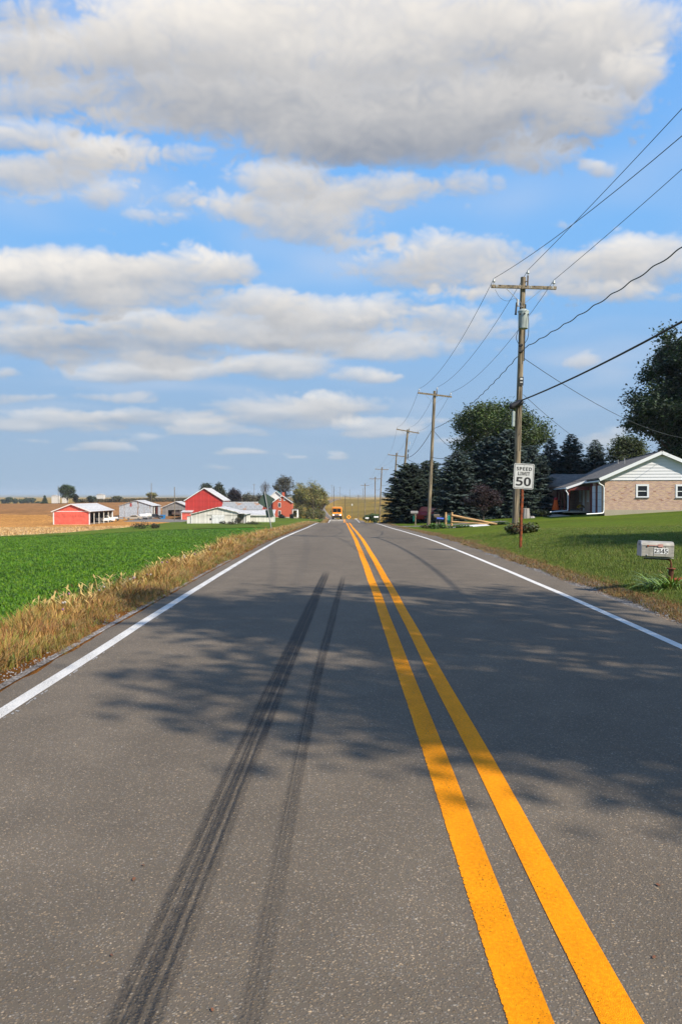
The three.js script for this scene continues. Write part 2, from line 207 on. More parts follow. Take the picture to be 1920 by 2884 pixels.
const M = {
  asphalt: matte({ specularIntensity: 0.5, map: asphaltMap, bumpMap: asphaltBump, bumpScale: 0.0016, roughness: 0.86, vertexColors: true }),
  yellow: matte({ color: rgb(0.96, 0.32, 0.004), alphaMap: wornMap, alphaTest: 0.5, map: paintMap, roughness: 0.65, bumpMap: asphaltBump, bumpScale: 0.0018 }),
  yellowOld: std({ color: rgb(0.50, 0.34, 0.13), map: speckMap, roughness: 0.75, bumpMap: asphaltBump, bumpScale: 0.003 }),
  white: std({ color: rgb(0.74, 0.70, 0.63), alphaMap: wornMap, alphaTest: 0.5, map: paintMap, roughness: 0.65, bumpMap: asphaltBump, bumpScale: 0.0018 }),
  whiteOld: std({ color: rgb(0.46, 0.44, 0.41), map: speckMap, roughness: 0.75, bumpMap: asphaltBump, bumpScale: 0.003 }),
  gravel: matte({ map: gravelMap, bumpMap: gravelMap, bumpScale: 0.01, vertexColors: true }),
  lawn: matte({ map: lawnMap, bumpMap: lawnMap, bumpScale: 0.05, vertexColors: true, roughness: 0.95 }),
  field: matte({ map: fieldMap, bumpMap: fieldMap, bumpScale: 0.08, vertexColors: true, roughness: 0.95 }),
  verge: matte({ map: vergeMap, bumpMap: vergeMap, bumpScale: 0.04, vertexColors: true, roughness: 0.95 }),
  hill: matte({ map: hillMap, bumpMap: hillMap, bumpScale: 0.08, vertexColors: true }),
  stubble: matte({ map: stubbleMap, bumpMap: stubbleMap, bumpScale: 0.12, vertexColors: true, roughness: 0.95 }),
  tilled: matte({ map: tilledMap, bumpMap: tilledMap, bumpScale: 0.1, vertexColors: true, roughness: 0.95 }),
  pole: std({ color: rgb(0.92, 0.86, 0.76), map: scaled(woodMap, 1, 3), bumpMap: scaled(woodBump, 1, 3), bumpScale: 0.004 }),
  poleDark: std({ color: rgb(0.5, 0.45, 0.4), map: scaled(woodMap, 1, 3), bumpMap: scaled(woodBump, 1, 3), bumpScale: 0.004 }),
  newWood: std({ color: rgb(1.9, 1.35, 0.82), map: scaled(woodMap, 1, 1) }),
  bark: std({ map: scaled(barkMap, 2, 4), bumpMap: scaled(barkMap, 2, 4), bumpScale: 0.02 }),
  rustBrown: std({ color: rgb(0.62, 0.72, 0.8), map: rustMap, metalness: 0.1, roughness: 0.85 }),
  rust: std({ map: rustMap, metalness: 0.1, roughness: 0.85 }),
  galv: std({ color: rgb(0.36, 0.36, 0.36), metalness: 0.55, roughness: 0.5, map: speckMap }),
  greyPaint: std({ color: rgb(0.40, 0.46, 0.43), roughness: 0.55, map: streakMap }),
  porcelain: std({ color: rgb(0.45, 0.47, 0.47), roughness: 0.3 }),
  blackRubber: std({ color: rgb(0.012, 0.012, 0.014), roughness: 0.6 }),
  wire: std({ color: rgb(0.05, 0.055, 0.06), roughness: 0.55, metalness: 0.2 }),
  signWhite: std({ color: rgb(0.60, 0.605, 0.575), roughness: 0.5, map: speckMap }),
  signBack: std({ color: rgb(0.075, 0.115, 0.085), roughness: 0.6, metalness: 0.2, map: streakMap }),
  signOrange: std({ color: rgb(0.85, 0.35, 0.02), roughness: 0.5 }),
  black: std({ color: rgb(0.012, 0.012, 0.012), roughness: 0.6 }),
  whitePaint: std({ color: rgb(0.78, 0.78, 0.76), roughness: 0.6, map: speckMap }),
  trimWhite: std({ color: rgb(0.74, 0.75, 0.74), roughness: 0.55 }),
  siding: std({ color: rgb(0.66, 0.66, 0.67), roughness: 0.6 }),
  brick: std({ map: scaled(brickMap, 1 / 1.72, 1 / 1.8), bumpMap: scaled(brickBumpMap, 1 / 1.72, 1 / 1.8), bumpScale: 0.012 }),
  redBrick: std({ map: scaled(redBrickMap, 1 / 1.72, 1 / 1.8) }),
  concrete: std({ color: rgb(0.42, 0.37, 0.27), map: scaled(speckMap, 0.4) }),
  shingle: matte({ map: scaled(shingleMap, 0.4, 0.4), bumpMap: scaled(shingleMap, 0.4, 0.4), bumpScale: 0.01 }),
  slate: std({ color: rgb(0.05, 0.052, 0.06), roughness: 0.6, map: speckMap }),
  redWood: std({ color: rgb(0.23, 0.045, 0.03), roughness: 0.7, map: scaled(boardMap, 0.6) }),
  glass: new THREE.MeshStandardMaterial({ color: rgb(0.012, 0.014, 0.016), roughness: 0.06, metalness: 0 }),
  redMetal: std({ color: rgb(0.86, 0.15, 0.10), roughness: 0.5, map: scaled(streakMap, 0.15), bumpMap: scaled(ribBump, 1 / 0.9, 1), bumpScale: 0.012 }),
  roofWhite: std({ color: rgb(0.66, 0.64, 0.61), roughness: 0.45, metalness: 0.1, map: scaled(streakMap, 0.2), bumpMap: scaled(ribBump, 1 / 0.9, 1), bumpScale: 0.02 }),
  roofRusty: std({ map: scaled(rustyRoofMap, 0.09, 0.09), roughness: 0.6, metalness: 0.1, bumpMap: scaled(ribBump, 1 / 0.9, 1), bumpScale: 0.02 }),
  greyMetal: std({ map: scaled(wallRustMap, 0.09, 0.2), roughness: 0.5, metalness: 0.15, bumpMap: scaled(ribBump, 1 / 0.6, 1), bumpScale: 0.02 }),
  barnRed: std({ color: rgb(1, 0.85, 0.85), map: scaled(peelMap, 0.42, 0.16), roughness: 0.85 }),
  barnWhite: std({ color: rgb(0.86, 0.83, 0.75), map: scaled(boardMap, 0.42, 0.16), roughness: 0.8 }),
  barnGrey: std({ color: rgb(0.33, 0.31, 0.29), map: scaled(boardMap, 0.42, 0.2), roughness: 0.9 }),
  darkWood: std({ color: rgb(0.20, 0.16, 0.12), map: scaled(boardMap, 0.42, 0.2), roughness: 0.9 }),
  roofGreen: std({ color: rgb(0.03, 0.12, 0.11), roughness: 0.5 }),
  busYellow: std({ color: rgb(0.78, 0.27, 0.012), roughness: 0.35 }),
  chrome: std({ color: rgb(0.6, 0.6, 0.6), metalness: 0.9, roughness: 0.25 }),
  tyre: std({ color: rgb(0.018, 0.018, 0.018), roughness: 0.85 }),
  carBeige: std({ color: rgb(0.42, 0.36, 0.29), roughness: 0.3, metalness: 0.3 }),
  carWhite: std({ color: rgb(0.76, 0.76, 0.74), roughness: 0.3 }),
  carRed: std({ color: rgb(0.30, 0.008, 0.008), roughness: 0.3 }),
  blue: std({ color: rgb(0.02, 0.19, 0.46), roughness: 0.5 }),
  paperBlue: std({ color: rgb(0.05, 0.10, 0.42), roughness: 0.5 }),
  teal: std({ color: rgb(0.0, 0.17, 0.12), roughness: 0.45 }),
  orangeCloth: std({ color: rgb(0.80, 0.12, 0.012), roughness: 0.9 }),
  redCloth: std({ color: rgb(0.36, 0.015, 0.02), roughness: 0.9 }),
  mailbox: std({ color: rgb(0.40, 0.38, 0.33), roughness: 0.6, metalness: 0.15, map: scaled(streakMap, 1.2) }),
  flagRed: std({ color: rgb(0.46, 0.24, 0.20), roughness: 0.8 }),
  maroon: std({ color: rgb(0.08, 0.012, 0.016), roughness: 0.6 }),
  stone: std({ color: rgb(0.66, 0.65, 0.64), roughness: 0.9, map: scaled(speckMap, 0.7), bumpMap: scaled(gravelMap, 0.8), bumpScale: 0.03 }),
  tan: std({ color: rgb(0.46, 0.39, 0.30), roughness: 0.9 }),
  leaf: new THREE.MeshPhysicalMaterial({ vertexColors: true, roughness: 0.75, transmission: 0.32, thickness: 0, ior: 1.3, side: THREE.DoubleSide }),
  needle: new THREE.MeshPhysicalMaterial({ vertexColors: true, roughness: 0.75, transmission: 0.12, thickness: 0, ior: 1.3, side: THREE.DoubleSide }),
  blade: new THREE.MeshPhysicalMaterial({ color: 0xffffff, roughness: 0.7, transmission: 0.3, thickness: 0, ior: 1.3, side: THREE.DoubleSide }),
};

// ---------------------------------------------------------------- names, things, parts
const taken = new Map();
function numbered(name) { const n = taken.get(name) ?? 0; taken.set(name, n + 1); return n ? `${name}_${String(n).padStart(3, '0')}` : name; }
function thing(name, label, category, [x, y, z] = [0, 0, 0], turn = 0, group) {
  const o = new THREE.Group(); o.name = numbered(name); o.position.set(x, y, z); o.rotation.y = turn; o.userData = { label, category }; if (group) o.userData.group = group; scene.add(o); return o;
}
function part(name, geo, mat, parent, label) { const m = new THREE.Mesh(Array.isArray(geo) ? join(geo) : geo, mat); m.name = name; m.castShadow = m.receiveShadow = true; if (label) m.userData.label = label; parent.add(m); return m; }
function single(name, geo, mat, label, category, group) { const m = part(numbered(name), geo, mat, scene); m.userData = { label, category }; if (group) m.userData.group = group; return m; }
function structure(name, geo, mat) { const m = part(numbered(name), geo, mat, scene); m.userData.kind = 'structure'; return m; }
function join(list) { const l = list.map((g) => { const n = g.index ? g.toNonIndexed() : g; for (const k of Object.keys(n.attributes)) if (!['position', 'normal', 'uv', 'color'].includes(k)) n.deleteAttribute(k); return n; }); return l.length === 1 ? l[0] : mergeGeometries(l); }
const box = (w, h, d, x = 0, y = 0, z = 0) => { const g = new THREE.BoxGeometry(w, h, d).translate(x, y, z); return metric(g); };
const rbox = (w, h, d, x = 0, y = 0, z = 0, r = 0.02) => new RoundedBoxGeometry(w, h, d, 2, Math.min(r, w / 2.01, h / 2.01, d / 2.01)).translate(x, y, z);
const cyl = (r0, r1, h, x = 0, y = 0, z = 0, n = 16) => new THREE.CylinderGeometry(r1, r0, h, n).translate(x, y + h / 2, z);   // r0 below, r1 above, standing at y
const v3 = (x, y, z) => new THREE.Vector3(x, y, z);
const tube = (pts, r, seg = 12, rad = 6) => new THREE.TubeGeometry(new THREE.CatmullRomCurve3(pts.map((p) => (p.isVector3 ? p : v3(...p)))), seg, r, rad);
function bar(a, b, w, h) { const A = v3(...a), B = v3(...b), L = A.distanceTo(B), g = new THREE.BoxGeometry(w, h, L); const m = new THREE.Matrix4().lookAt(A, B, Math.abs(B.y - A.y) > 0.98 * L ? v3(1, 0, 0) : v3(0, 1, 0)).setPosition(A.add(B).multiplyScalar(0.5)); return g.applyMatrix4(m); }
function metric(g) {                              // uv in metres, by the way each face points
  const p = g.attributes.position, n = g.attributes.normal, uv = g.attributes.uv;
  for (let i = 0; i < p.count; i++) { const ax = Math.abs(n.getX(i)), ay = Math.abs(n.getY(i)), az = Math.abs(n.getZ(i)); if (ay > ax && ay > az) uv.setXY(i, p.getX(i), p.getZ(i)); else if (ax > az) uv.setXY(i, p.getZ(i), p.getY(i)); else uv.setXY(i, p.getX(i), p.getY(i)); }
  return g;
}
const prism = (pts, depth, z = 0) => { const g = new THREE.ExtrudeGeometry(new THREE.Shape(pts.map((p) => new THREE.Vector2(...p))), { depth, bevelEnabled: false }).translate(0, 0, z); return metric(g); };

// ---------------------------------------------------------------- lie of the land (d is metres ahead, x metres to the right)
const roadX = curve([[-60, 0.72], [100, 0.75], [200, 0.8], [240, 0.4], [300, -2.2], [400, -7.9], [480, -11.6], [560, -14.4], [620, -14.4], [720, -11], [820, -6.2], [900, -1], [1000, 6], [1300, 30]]);
const roadY = curve([[-60, 0], [10, 0], [30, -0.13], [45, -0.4], [61, -0.76], [90, -1.36], [110, -2.0], [135, -2.95], [165, -3.85], [200, -4.2], [250, -5.7], [300, -7.3], [360, -8.5], [410, -8.7], [480, -8.0], [560, -6.6], [640, -5.7], [820, -2.5], [880, -2.1], [960, -3], [1100, -8], [1300, -14]]);
const leftY = curve([[-60, 0], [0, -0.1], [20, -0.5], [50, -1.4], [80, -2.6], [110, -4.0], [150, -5.1], [200, -5.85], [260, -6.35], [300, -6.2], [330, -5.6], [400, -3.9], [450, -2.5], [500, -2.0], [560, -2.4], [700, -4], [1000, -7], [1500, -6], [3000, -4]]);
const rightY = curve([[180, -3.9], [200, -4.2], [250, -5.3], [300, -6.5], [400, -7.2], [500, -6.1], [600, -4.3], [700, -3.1], [820, -2.6], [900, -3], [1200, -8], [3000, -6]]);
function land(x, d) {
  const s = x - roadX(d), ry = roadY(d);
  const far = sstep(900, 1300, d);
  if (s < 0) {
    const wide = lerp(9, 46, sstep(210, 400, d)), t = sstep(3.7, wide, -s);
    let L = leftY(d) + 0.035 * clamp(-x - 45, 0, 60) * sstep(225, 262, d) * (1 - sstep(300, 420, d)) - 0.012 * clamp(-x - 60, 0, 200) * sstep(380, 470, d);
    L += 0.05 * noise(x * 0.11, d * 0.07);
    return lerp(lerp(ry, leftY(d), far) - 0.035, L, Math.max(t, far));
  }
  const near = 0.14 * clamp(s - 3.75, 0, 3) + 0.02 * clamp(s - 6.75, 0, 30), away = 0.066 * clamp(s - 6, 0, 26), k = sstep(38, 57, d);
  const side = ry - 0.03 + lerp(near, away, k) * (1 - sstep(125, 200, d)) + (s > 5 ? 0.03 * noise(x * 0.2, d * 0.2) : 0);
  return lerp(side, Math.max(rightY(d), -9) + 0.02 * clamp(s - 20, 0, 80) * sstep(420, 600, d) * 0, sstep(190, 260, d) * sstep(3.7, 40, s) + 0) * (1 - far) + far * lerp(ry, rightY(d), 1);
}
const onLand = (x, d, up = 0) => [x, land(x, d) + up, -d];
const lat = (px, d) => (px - 960) / F * d;        // sideways metres of something seen at photograph column px, d metres ahead
function dSteps(a, b, least, grow) { const out = []; let d = a; while (d < b) { out.push(d); d += Math.max(least, grow * Math.abs(d)); } out.push(b); return out; }
function sheet(columns, ds, fx, fy, uvScale, color) {   // columns: list of t; fx(t, d) gives x, fy(x, d) the height
  const nx = columns.length, nd = ds.length, P = new Float32Array(nx * nd * 3), U = new Float32Array(nx * nd * 2), C = color ? new Float32Array(nx * nd * 3) : null, I = [], c = [1, 1, 1];
  for (let j = 0, k = 0; j < nd; j++) for (let i = 0; i < nx; i++, k++) {
    const d = ds[j], x = fx(columns[i], d); P[k * 3] = x; P[k * 3 + 1] = fy(x, d); P[k * 3 + 2] = -d; U[k * 2] = x * uvScale; U[k * 2 + 1] = d * uvScale;
    if (C) { color(x, d, c); C[k * 3] = c[0]; C[k * 3 + 1] = c[1]; C[k * 3 + 2] = c[2]; }
    if (i && j) { const a = k - nx - 1; I.push(a, a + 1, k, a, k, k - 1); }
  }
  const g = new THREE.BufferGeometry(); g.setAttribute('position', new THREE.BufferAttribute(P, 3)); g.setAttribute('uv', new THREE.BufferAttribute(U, 2)); if (C) g.setAttribute('color', new THREE.BufferAttribute(C, 3));
  g.setIndex(I); g.computeVertexNormals(); return g;
}
const range = (a, b, n) => Array.from({ length: n + 1 }, (_, i) => a + (b - a) * i / n);

// ---------------------------------------------------------------- ground, fields, lawn
const patch = (x, d, f, amp) => 1 + amp * fbm(x * f + 3, d * f + 9, 3);
structure('ground', sheet([...range(-2600, -300, 14), ...range(-260, -60, 10), ...range(-55, -12, 20), ...range(-10, -4.4, 8), ...range(-3.6, 3.6, 6), ...range(4, 12, 14), ...range(13, 60, 20), ...range(70, 300, 12), ...range(400, 2600, 12)], dSteps(-60, 3200, 3, 0.018), (s, d) => s + roadX(d), (x, d) => land(x, d), 0.14, (x, d, c) => { const k = patch(x, d, 0.02, 0.5); c[0] = 0.95 * k; c[1] = 0.95 * k; c[2] = 0.9 * k; }), M.hill);
const fieldEdge = curve([[-200, 60], [-60, 95], [-45, 112], [-35, 166], [-20.6, 186], [-10, 196], [-4.1, 200]]);
{ // green crop field left of the road: columns run along x, rows from behind the camera to the far edge
  const xs = [...range(-200, -60, 14), ...range(-57, -20, 24), ...range(-19, -4.2, 24)];
  structure('green_field', sheet(xs, range(0, 1, 170), (x) => x, () => 0, 1), M.field);
  const g = scene.children[scene.children.length - 1].geometry, p = g.attributes.position, uv = g.attributes.uv, c = new Float32Array(p.count * 3);
  for (let i = 0; i < p.count; i++) { const x = p.getX(i), t = -p.getZ(i), e = fieldEdge(x) + 1.2 * noise(x * 0.3, 2.5), d = -25 + (e + 25) * Math.pow(t, 1.25); p.setXYZ(i, x, land(x, d) + 0.05, -d); uv.setXY(i, x * 0.3, d * 0.3); const k = patch(x, d, 0.05, 0.3) * patch(x, d, 0.4, 0.16); c[i * 3] = 0.85 * k; c[i * 3 + 1] = 0.95 * k; c[i * 3 + 2] = 0.7; }
  g.setAttribute('color', new THREE.BufferAttribute(c, 3)); g.computeVertexNormals();
}
structure('stubble_field', (() => {
  const g = sheet([...range(-230, -80, 12), ...range(-78, -46, 24)], range(0, 1, 60), (x) => x, () => 0, 1), p = g.attributes.position, uv = g.attributes.uv, c = new Float32Array(p.count * 3);
  for (let i = 0; i < p.count; i++) { const x = p.getX(i), t = -p.getZ(i), a = fieldEdge(x) - 0.8, b = 330 + 8 * noise(x * 0.05, 1.5), d = a + (b - a) * t; p.setXYZ(i, x, land(x, d) + 0.09, -d); uv.setXY(i, x * 0.11, d * 0.11); const k = patch(x, d, 0.08, 0.35); c[i * 3] = 0.98 * k; c[i * 3 + 1] = 0.86 * k; c[i * 3 + 2] = 0.74 * k; }
  g.setAttribute('color', new THREE.BufferAttribute(c, 3)); g.computeVertexNormals(); return g;
})(), M.stubble);
structure('tilled_hill', sheet([...range(-420, -120, 14), ...range(-115, -28, 40)], dSteps(236, 560, 2, 0.008), (x) => x, (x, d) => land(x, d) + 0.13 + (d < 300 ? 0.006 * (d - 268) + 0.10 * fbm(x * 0.12, d * 0.12, 2) : 0.18), 0.06, (x, d, c) => { const k = patch(x, d, 0.03, 0.35); c[0] = 1.0 * k; c[1] = 0.95 * k; c[2] = 0.9 * k; }), M.tilled);
structure('farmyard_grass', (() => {
  const g = sheet(range(-50, -4.4, 40), range(0, 1, 70), (x) => x, () => 0, 1), p = g.attributes.position, uv = g.attributes.uv, c = new Float32Array(p.count * 3);
  for (let i = 0; i < p.count; i++) { let x = p.getX(i); const t = -p.getZ(i), a = fieldEdge(x) - 0.5, d = a + (345 - a) * t; x = lerp(x, roadX(d) - 4.4, sstep(-9, -4.4, x)) + (x < -48 ? 1.5 * noise(d * 0.1, 4.4) : 0); p.setXYZ(i, x, land(x, d) + 0.16 * sstep(-50, -48.5, x), -d); uv.setXY(i, x * 0.2, d * 0.2); const k = patch(x, d, 0.06, 0.4); c[i * 3] = 0.85 * k; c[i * 3 + 1] = 0.95 * k; c[i * 3 + 2] = 0.85 * k; }
  g.setAttribute('color', new THREE.BufferAttribute(c, 3)); g.computeVertexNormals(); return g;
})(), M.lawn);
structure('gravel_yard', sheet(range(-63, -46, 16), range(240, 260, 14), (x) => x, (x, d) => land(x, d) + 0.30 - 0.2 * (Math.abs(x + 54.5) > 8 || Math.abs(d - 250) > 9 ? 1 : 0), 0.5, (x, d, c) => { const k = patch(x, d, 0.2, 0.3); c[0] = c[1] = c[2] = k; }), M.gravel);
structure('golden_hillside', sheet([...range(4.4, 60, 20), ...range(65, 260, 14)], dSteps(268, 860, 3, 0.012), (s, d) => s + roadX(d), (x, d) => land(x, d) + 0.12, 0.09, (x, d, c) => { const k = patch(x, d, 0.02, 0.45), q = sstep(-0.15, 0.3, noise(x * 0.02 + 4, d * 0.012)); c[0] = lerp(0.60, 1.0, q) * k; c[1] = lerp(0.66, 0.92, q) * k; c[2] = 0.8 * k; }), M.hill);
structure('lawn', sheet([...range(4.15, 9, 20), ...range(9.5, 32, 36), ...range(34, 90, 18)], dSteps(-20, 128, 0.7, 0.012), (s, d) => s + roadX(d), (x, d) => land(x, d) + 0.012 + 0.02 * sstep(4.15, 4.5, x - roadX(d)), 0.3, (x, d, c) => { const k = patch(x, d, 0.12, 0.30), st = 0.5 + 0.5 * fbm(x * 0.05 + 2, d * 0.28, 3); const q = clamp(st * 1.2 - 0.2); c[0] = lerp(0.66, 1.1, q) * k; c[1] = lerp(0.82, 1.0, q) * k; c[2] = lerp(0.6, 0.9, q) * k; }), M.lawn);
structure('right_shoulder', sheet(range(3.45, 4.5, 10), dSteps(-20, 190, 0.25, 0.02), (s, d) => s + roadX(d) + (s > 4.4 ? 0.14 * noise(d * 0.8, 3.3) : 0), (x, d) => land(x, d) + 0.018 - 0.03 * sstep(4.15, 4.5, x - roadX(d)), 0.6, (x, d, c) => { const s = x - roadX(d), q = sstep(-0.25, 0.25, 0.9 * noise(x * 2.6, d * 0.9) + (s - 3.95) * 0.9); c[0] = lerp(0.9, 1.15, q); c[1] = lerp(0.9, 0.78, q); c[2] = lerp(0.92, 0.42, q); }), M.gravel);
structure('left_verge', sheet(range(-5.0, -3.45, 12), dSteps(-20, 235, 0.3, 0.02), (s, d) => s + roadX(d), (x, d) => land(x, d) + 0.03 - 0.02 * sstep(-3.7, -3.45, x - roadX(d)), 0.5, (x, d, c) => { const k = patch(x, d, 0.8, 0.4); c[0] = 0.72 * k; c[1] = 0.66 * k; c[2] = 0.6 * k; }), M.verge);
{ // gravel that shows along the left edge of the asphalt
  structure('left_gravel_edge', sheet(range(-3.82, -3.62, 6), dSteps(2, 22, 0.12, 0.0), (s, d) => s + roadX(d) - (s < -3.8 ? 0.4 * noise(d * 0.7, 7.7) : 0), (x, d) => land(x, d) + 0.036 - 0.03 * sstep(-3.68, -3.82, x - roadX(d)), 0.6, (x, d, c) => { const k = patch(x, d, 0.8, 0.4), q = sstep(0.0, 0.35, noise(x * 1.6, d * 0.7)); c[0] = lerp(1.05, 1.0, q) * k; c[1] = lerp(1.0, 0.72, q) * k; c[2] = lerp(0.98, 0.45, q) * k; }), M.gravel);
}

// ---------------------------------------------------------------- road
const roadCols = [-3.68, -3.6, ...range(-3.3, 3.2, 18), 3.5, 3.6];
const crown = (s) => -0.012 * Math.abs(s) * 0.4;
const onRoad = (x, d) => roadY(d) + 0.01 + crown(x - roadX(d));
structure('road', sheet(roadCols, dSteps(-30, 1250, 0.22, 0.016), (s, d) => s + roadX(d) + (Math.abs(s) > 3.55 ? 0.05 * noise(d * 1.7, s) + 0.03 * noise(d * 5.1, s) : 0), (x, d) => onRoad(x, d) - (Math.abs(x - roadX(d)) > 3.64 ? 0.04 : 0), 0.25, (x, d, c) => {
  const s = x - roadX(d), k = 0.98 + 0.15 * fbm(x * 0.5, d * 0.12, 3) + 0.10 * noise(x * 1.3 + 4, d * 0.9), w = 1 - 0.09 * Math.exp(-Math.pow((Math.abs(s) - 1.6) / 0.7, 2)); c[0] = k * w; c[1] = k * w; c[2] = k * w * 1.01;
}), M.asphalt);
function stripe(name, l, r, mat, up, { d0 = 1.2, d1 = 1150, roughL = 0, roughR = 0, seed = 0, step = 0.005, label } = {}) {
  const jr = rng(seed * 7 + 1), ds = dSteps(d0, d1, step, 0.0022), P = [], U = [], I = [];
  ds.forEach((d, i) => {
    const c = roadX(d), wob = 0.012 * noise(d * 0.35, seed + 0.5);
    const jag = (amp, q) => amp * (Math.max(0, noise(d * 3, q) - 0.1) * 0.5 + 0.9 * jr() * jr() * jr());
    const a = c + l + wob + jag(roughL, seed + 1.3), b = c + r + wob - jag(roughR, seed + 8.3), w = b - a;
    P.push(a, onRoad(a, d) + up, -d, b, onRoad(b, d) + up, -d); U.push(a * 0.9, d * 0.9, b * 0.9, d * 0.9);
    if (i) { const k = i * 2; I.push(k - 2, k - 1, k + 1, k - 2, k + 1, k); }
  });
  const g = new THREE.BufferGeometry(); g.setAttribute('position', new THREE.Float32BufferAttribute(P, 3)); g.setAttribute('uv', new THREE.Float32BufferAttribute(U, 2)); g.setIndex(I); g.computeVertexNormals();
  const m = structure(name, g, mat); if (label) m.userData.label = label; return m;
}
stripe('yellow_centre_line', -0.212, -0.066, M.yellow, 0.003, { roughL: 0.014, roughR: 0.001, seed: 2, label: 'left one of the double yellow centre lines' });
stripe('yellow_centre_line', 0.078, 0.214, M.yellow, 0.003, { roughL: 0.002, roughR: 0.002, seed: 5, label: 'right one of the double yellow centre lines' });
stripe('white_edge_line', -3.37, -3.245, M.white, 0.003, { roughR: 0.004, seed: 21, label: 'white edge line on the left, by the dry grass' });
stripe('white_edge_line', 2.92, 3.035, M.white, 0.003, { roughL: 0.004, roughR: 0.002, seed: 25, label: 'white edge line on the right, by the lawn' });
{ // ragged drips along the inner edge of the left line
  const r = rng(31), list = [];
  for (let d = 4; d < 40; d += 0.07 + 0.05 * r()) { if (noise(d * 0.5, 4.4) < -0.1 || r() < 0.45) continue; const x = roadX(d) - 3.235 + 0.012 * r(), w = 0.008 + 0.035 * r() * r(), l = 0.015 + 0.08 * r(); const g = new THREE.BufferGeometry(), y = onRoad(x, d) + 0.003; g.setAttribute('position', new THREE.Float32BufferAttribute([x, y, -d, x + w, y, -d + l * 0.4, x + w * 0.9, y, -d - l * 0.5, x, y, -d - l], 3)); g.setAttribute('uv', new THREE.Float32BufferAttribute([0, 0, 1, 0, 1, 1, 0, 1], 2)); g.setIndex([0, 1, 2, 0, 2, 3]); g.computeVertexNormals(); list.push(g); }
  structure('white_paint_drips', list, M.whiteOld);
}
// tyre rubber: transparent strips of rubber, ribbed along the way the tyre slid
function skid(pts, width, strength, seed, label) {
  const cx = curve(pts.map((p) => [p[0], p[1]])), ds = dSteps(pts[0][0], pts[pts.length - 1][0], 0.1, 0.01), P = [], U = [], V = [], I = [];
  ds.forEach((d, i) => { const c = cx(d), w = width(d) / 2; P.push(c - w, onRoad(c, d) + 0.005, -d, c + w, onRoad(c, d) + 0.005, -d); U.push(0, d / 20, 1, d / 20); V.push((c - w) * 0.25, d * 0.25, (c + w) * 0.25, d * 0.25); if (i) { const k = i * 2; I.push(k - 2, k - 1, k + 1, k - 2, k + 1, k); } });
  const g = new THREE.BufferGeometry(); g.setAttribute('position', new THREE.Float32BufferAttribute(P, 3)); g.setAttribute('uv', new THREE.Float32BufferAttribute(U, 2)); g.setAttribute('uv1', new THREE.Float32BufferAttribute(V, 2)); g.setIndex(I); g.computeVertexNormals();
  const sr = rng(seed * 31), a = texture(0, (u, v, o) => {
    const rib = 0.5 + 0.9 * noise(u * 13 + seed, v * 2, 256) + 0.6 * noise(u * 29 + seed, v * 2, 256), n = fbm(u * 4, v * 16, 4, 16), f = fbm(u * 16 + 5, v * 256, 2, 256);
    const edge = sstep(0.0, 0.22 + 0.1 * n, u) * (1 - sstep(0.74 + 0.1 * n, 1.0, u)); gray(o, clamp(edge * strength(v * 20) * (0.25 + 1.3 * rib + 0.5 * n + 0.4 * f + 0.5 * (sr() - 0.5))));
  }, { srgb: false, w: 96, h: 2048 });
  a.wrapT = THREE.RepeatWrapping;
  const t = a.clone(); t.repeat.set(1, 1); t.needsUpdate = true;
  const m = structure('skid_mark', g, new THREE.MeshStandardMaterial({ color: rgb(0.016, 0.015, 0.014), roughness: 0.8, map: stoneTops, alphaMap: t, transparent: true })); m.userData.label = label;
}
skid([[1, -0.69], [2.6, -0.645], [6.4, -0.575], [11, -0.47], [16, -0.36], [18.6, -0.30]], (d) => 0.20, (d) => (0.80 + 0.2 * sstep(3.5, 8, d)) * (1 - sstep(16, 18.6, d)), 1.0, 'wide dark skid mark in the left lane');
skid([[1, -0.31], [2.6, -0.285], [6.4, -0.24], [11, -0.12], [16, 0.02], [17.6, 0.06]], (d) => 0.12, (d) => (0.32 + 0.32 * sstep(3.0, 8, d)) * (1 - sstep(15, 17.6, d)), 4.0, 'narrow fainter skid mark in the left lane');

// ---------------------------------------------------------------- trees
function leafMesh(n) { return { P: new Float32Array(n * 12), N: new Float32Array(n * 12), C: new Float32Array(n * 12), I: new Uint32Array(n * 6), k: 0, n }; }
const _a = new THREE.Vector3(), _b = new THREE.Vector3(), _n = new THREE.Vector3();
function addLeaf(L, x, y, z, ax, ay, az, bx, by, bz, r, g, b) {   // a rhombus: long axis a, short axis b
  if (L.k >= L.n) return; const i = L.k++, p = i * 12;
  const put = (j, sx, sy, sz) => { L.P[p + j * 3] = sx; L.P[p + j * 3 + 1] = sy; L.P[p + j * 3 + 2] = sz; };
  put(0, x - ax, y - ay, z - az); put(1, x + bx - ax * 0.15, y + by - ay * 0.15, z + bz - az * 0.15); put(2, x + ax, y + ay, z + az); put(3, x - bx - ax * 0.15, y - by - ay * 0.15, z - bz - az * 0.15);
  _n.set(az * by - ay * bz, ax * bz - az * bx, ay * bx - ax * by).normalize();
  for (let j = 0; j < 4; j++) { L.N[p + j * 3] = _n.x; L.N[p + j * 3 + 1] = _n.y; L.N[p + j * 3 + 2] = _n.z; L.C[p + j * 3] = r; L.C[p + j * 3 + 1] = g; L.C[p + j * 3 + 2] = b; }
  const v = i * 4, q = i * 6; L.I[q] = v; L.I[q + 1] = v + 1; L.I[q + 2] = v + 2; L.I[q + 3] = v; L.I[q + 4] = v + 2; L.I[q + 5] = v + 3;
}
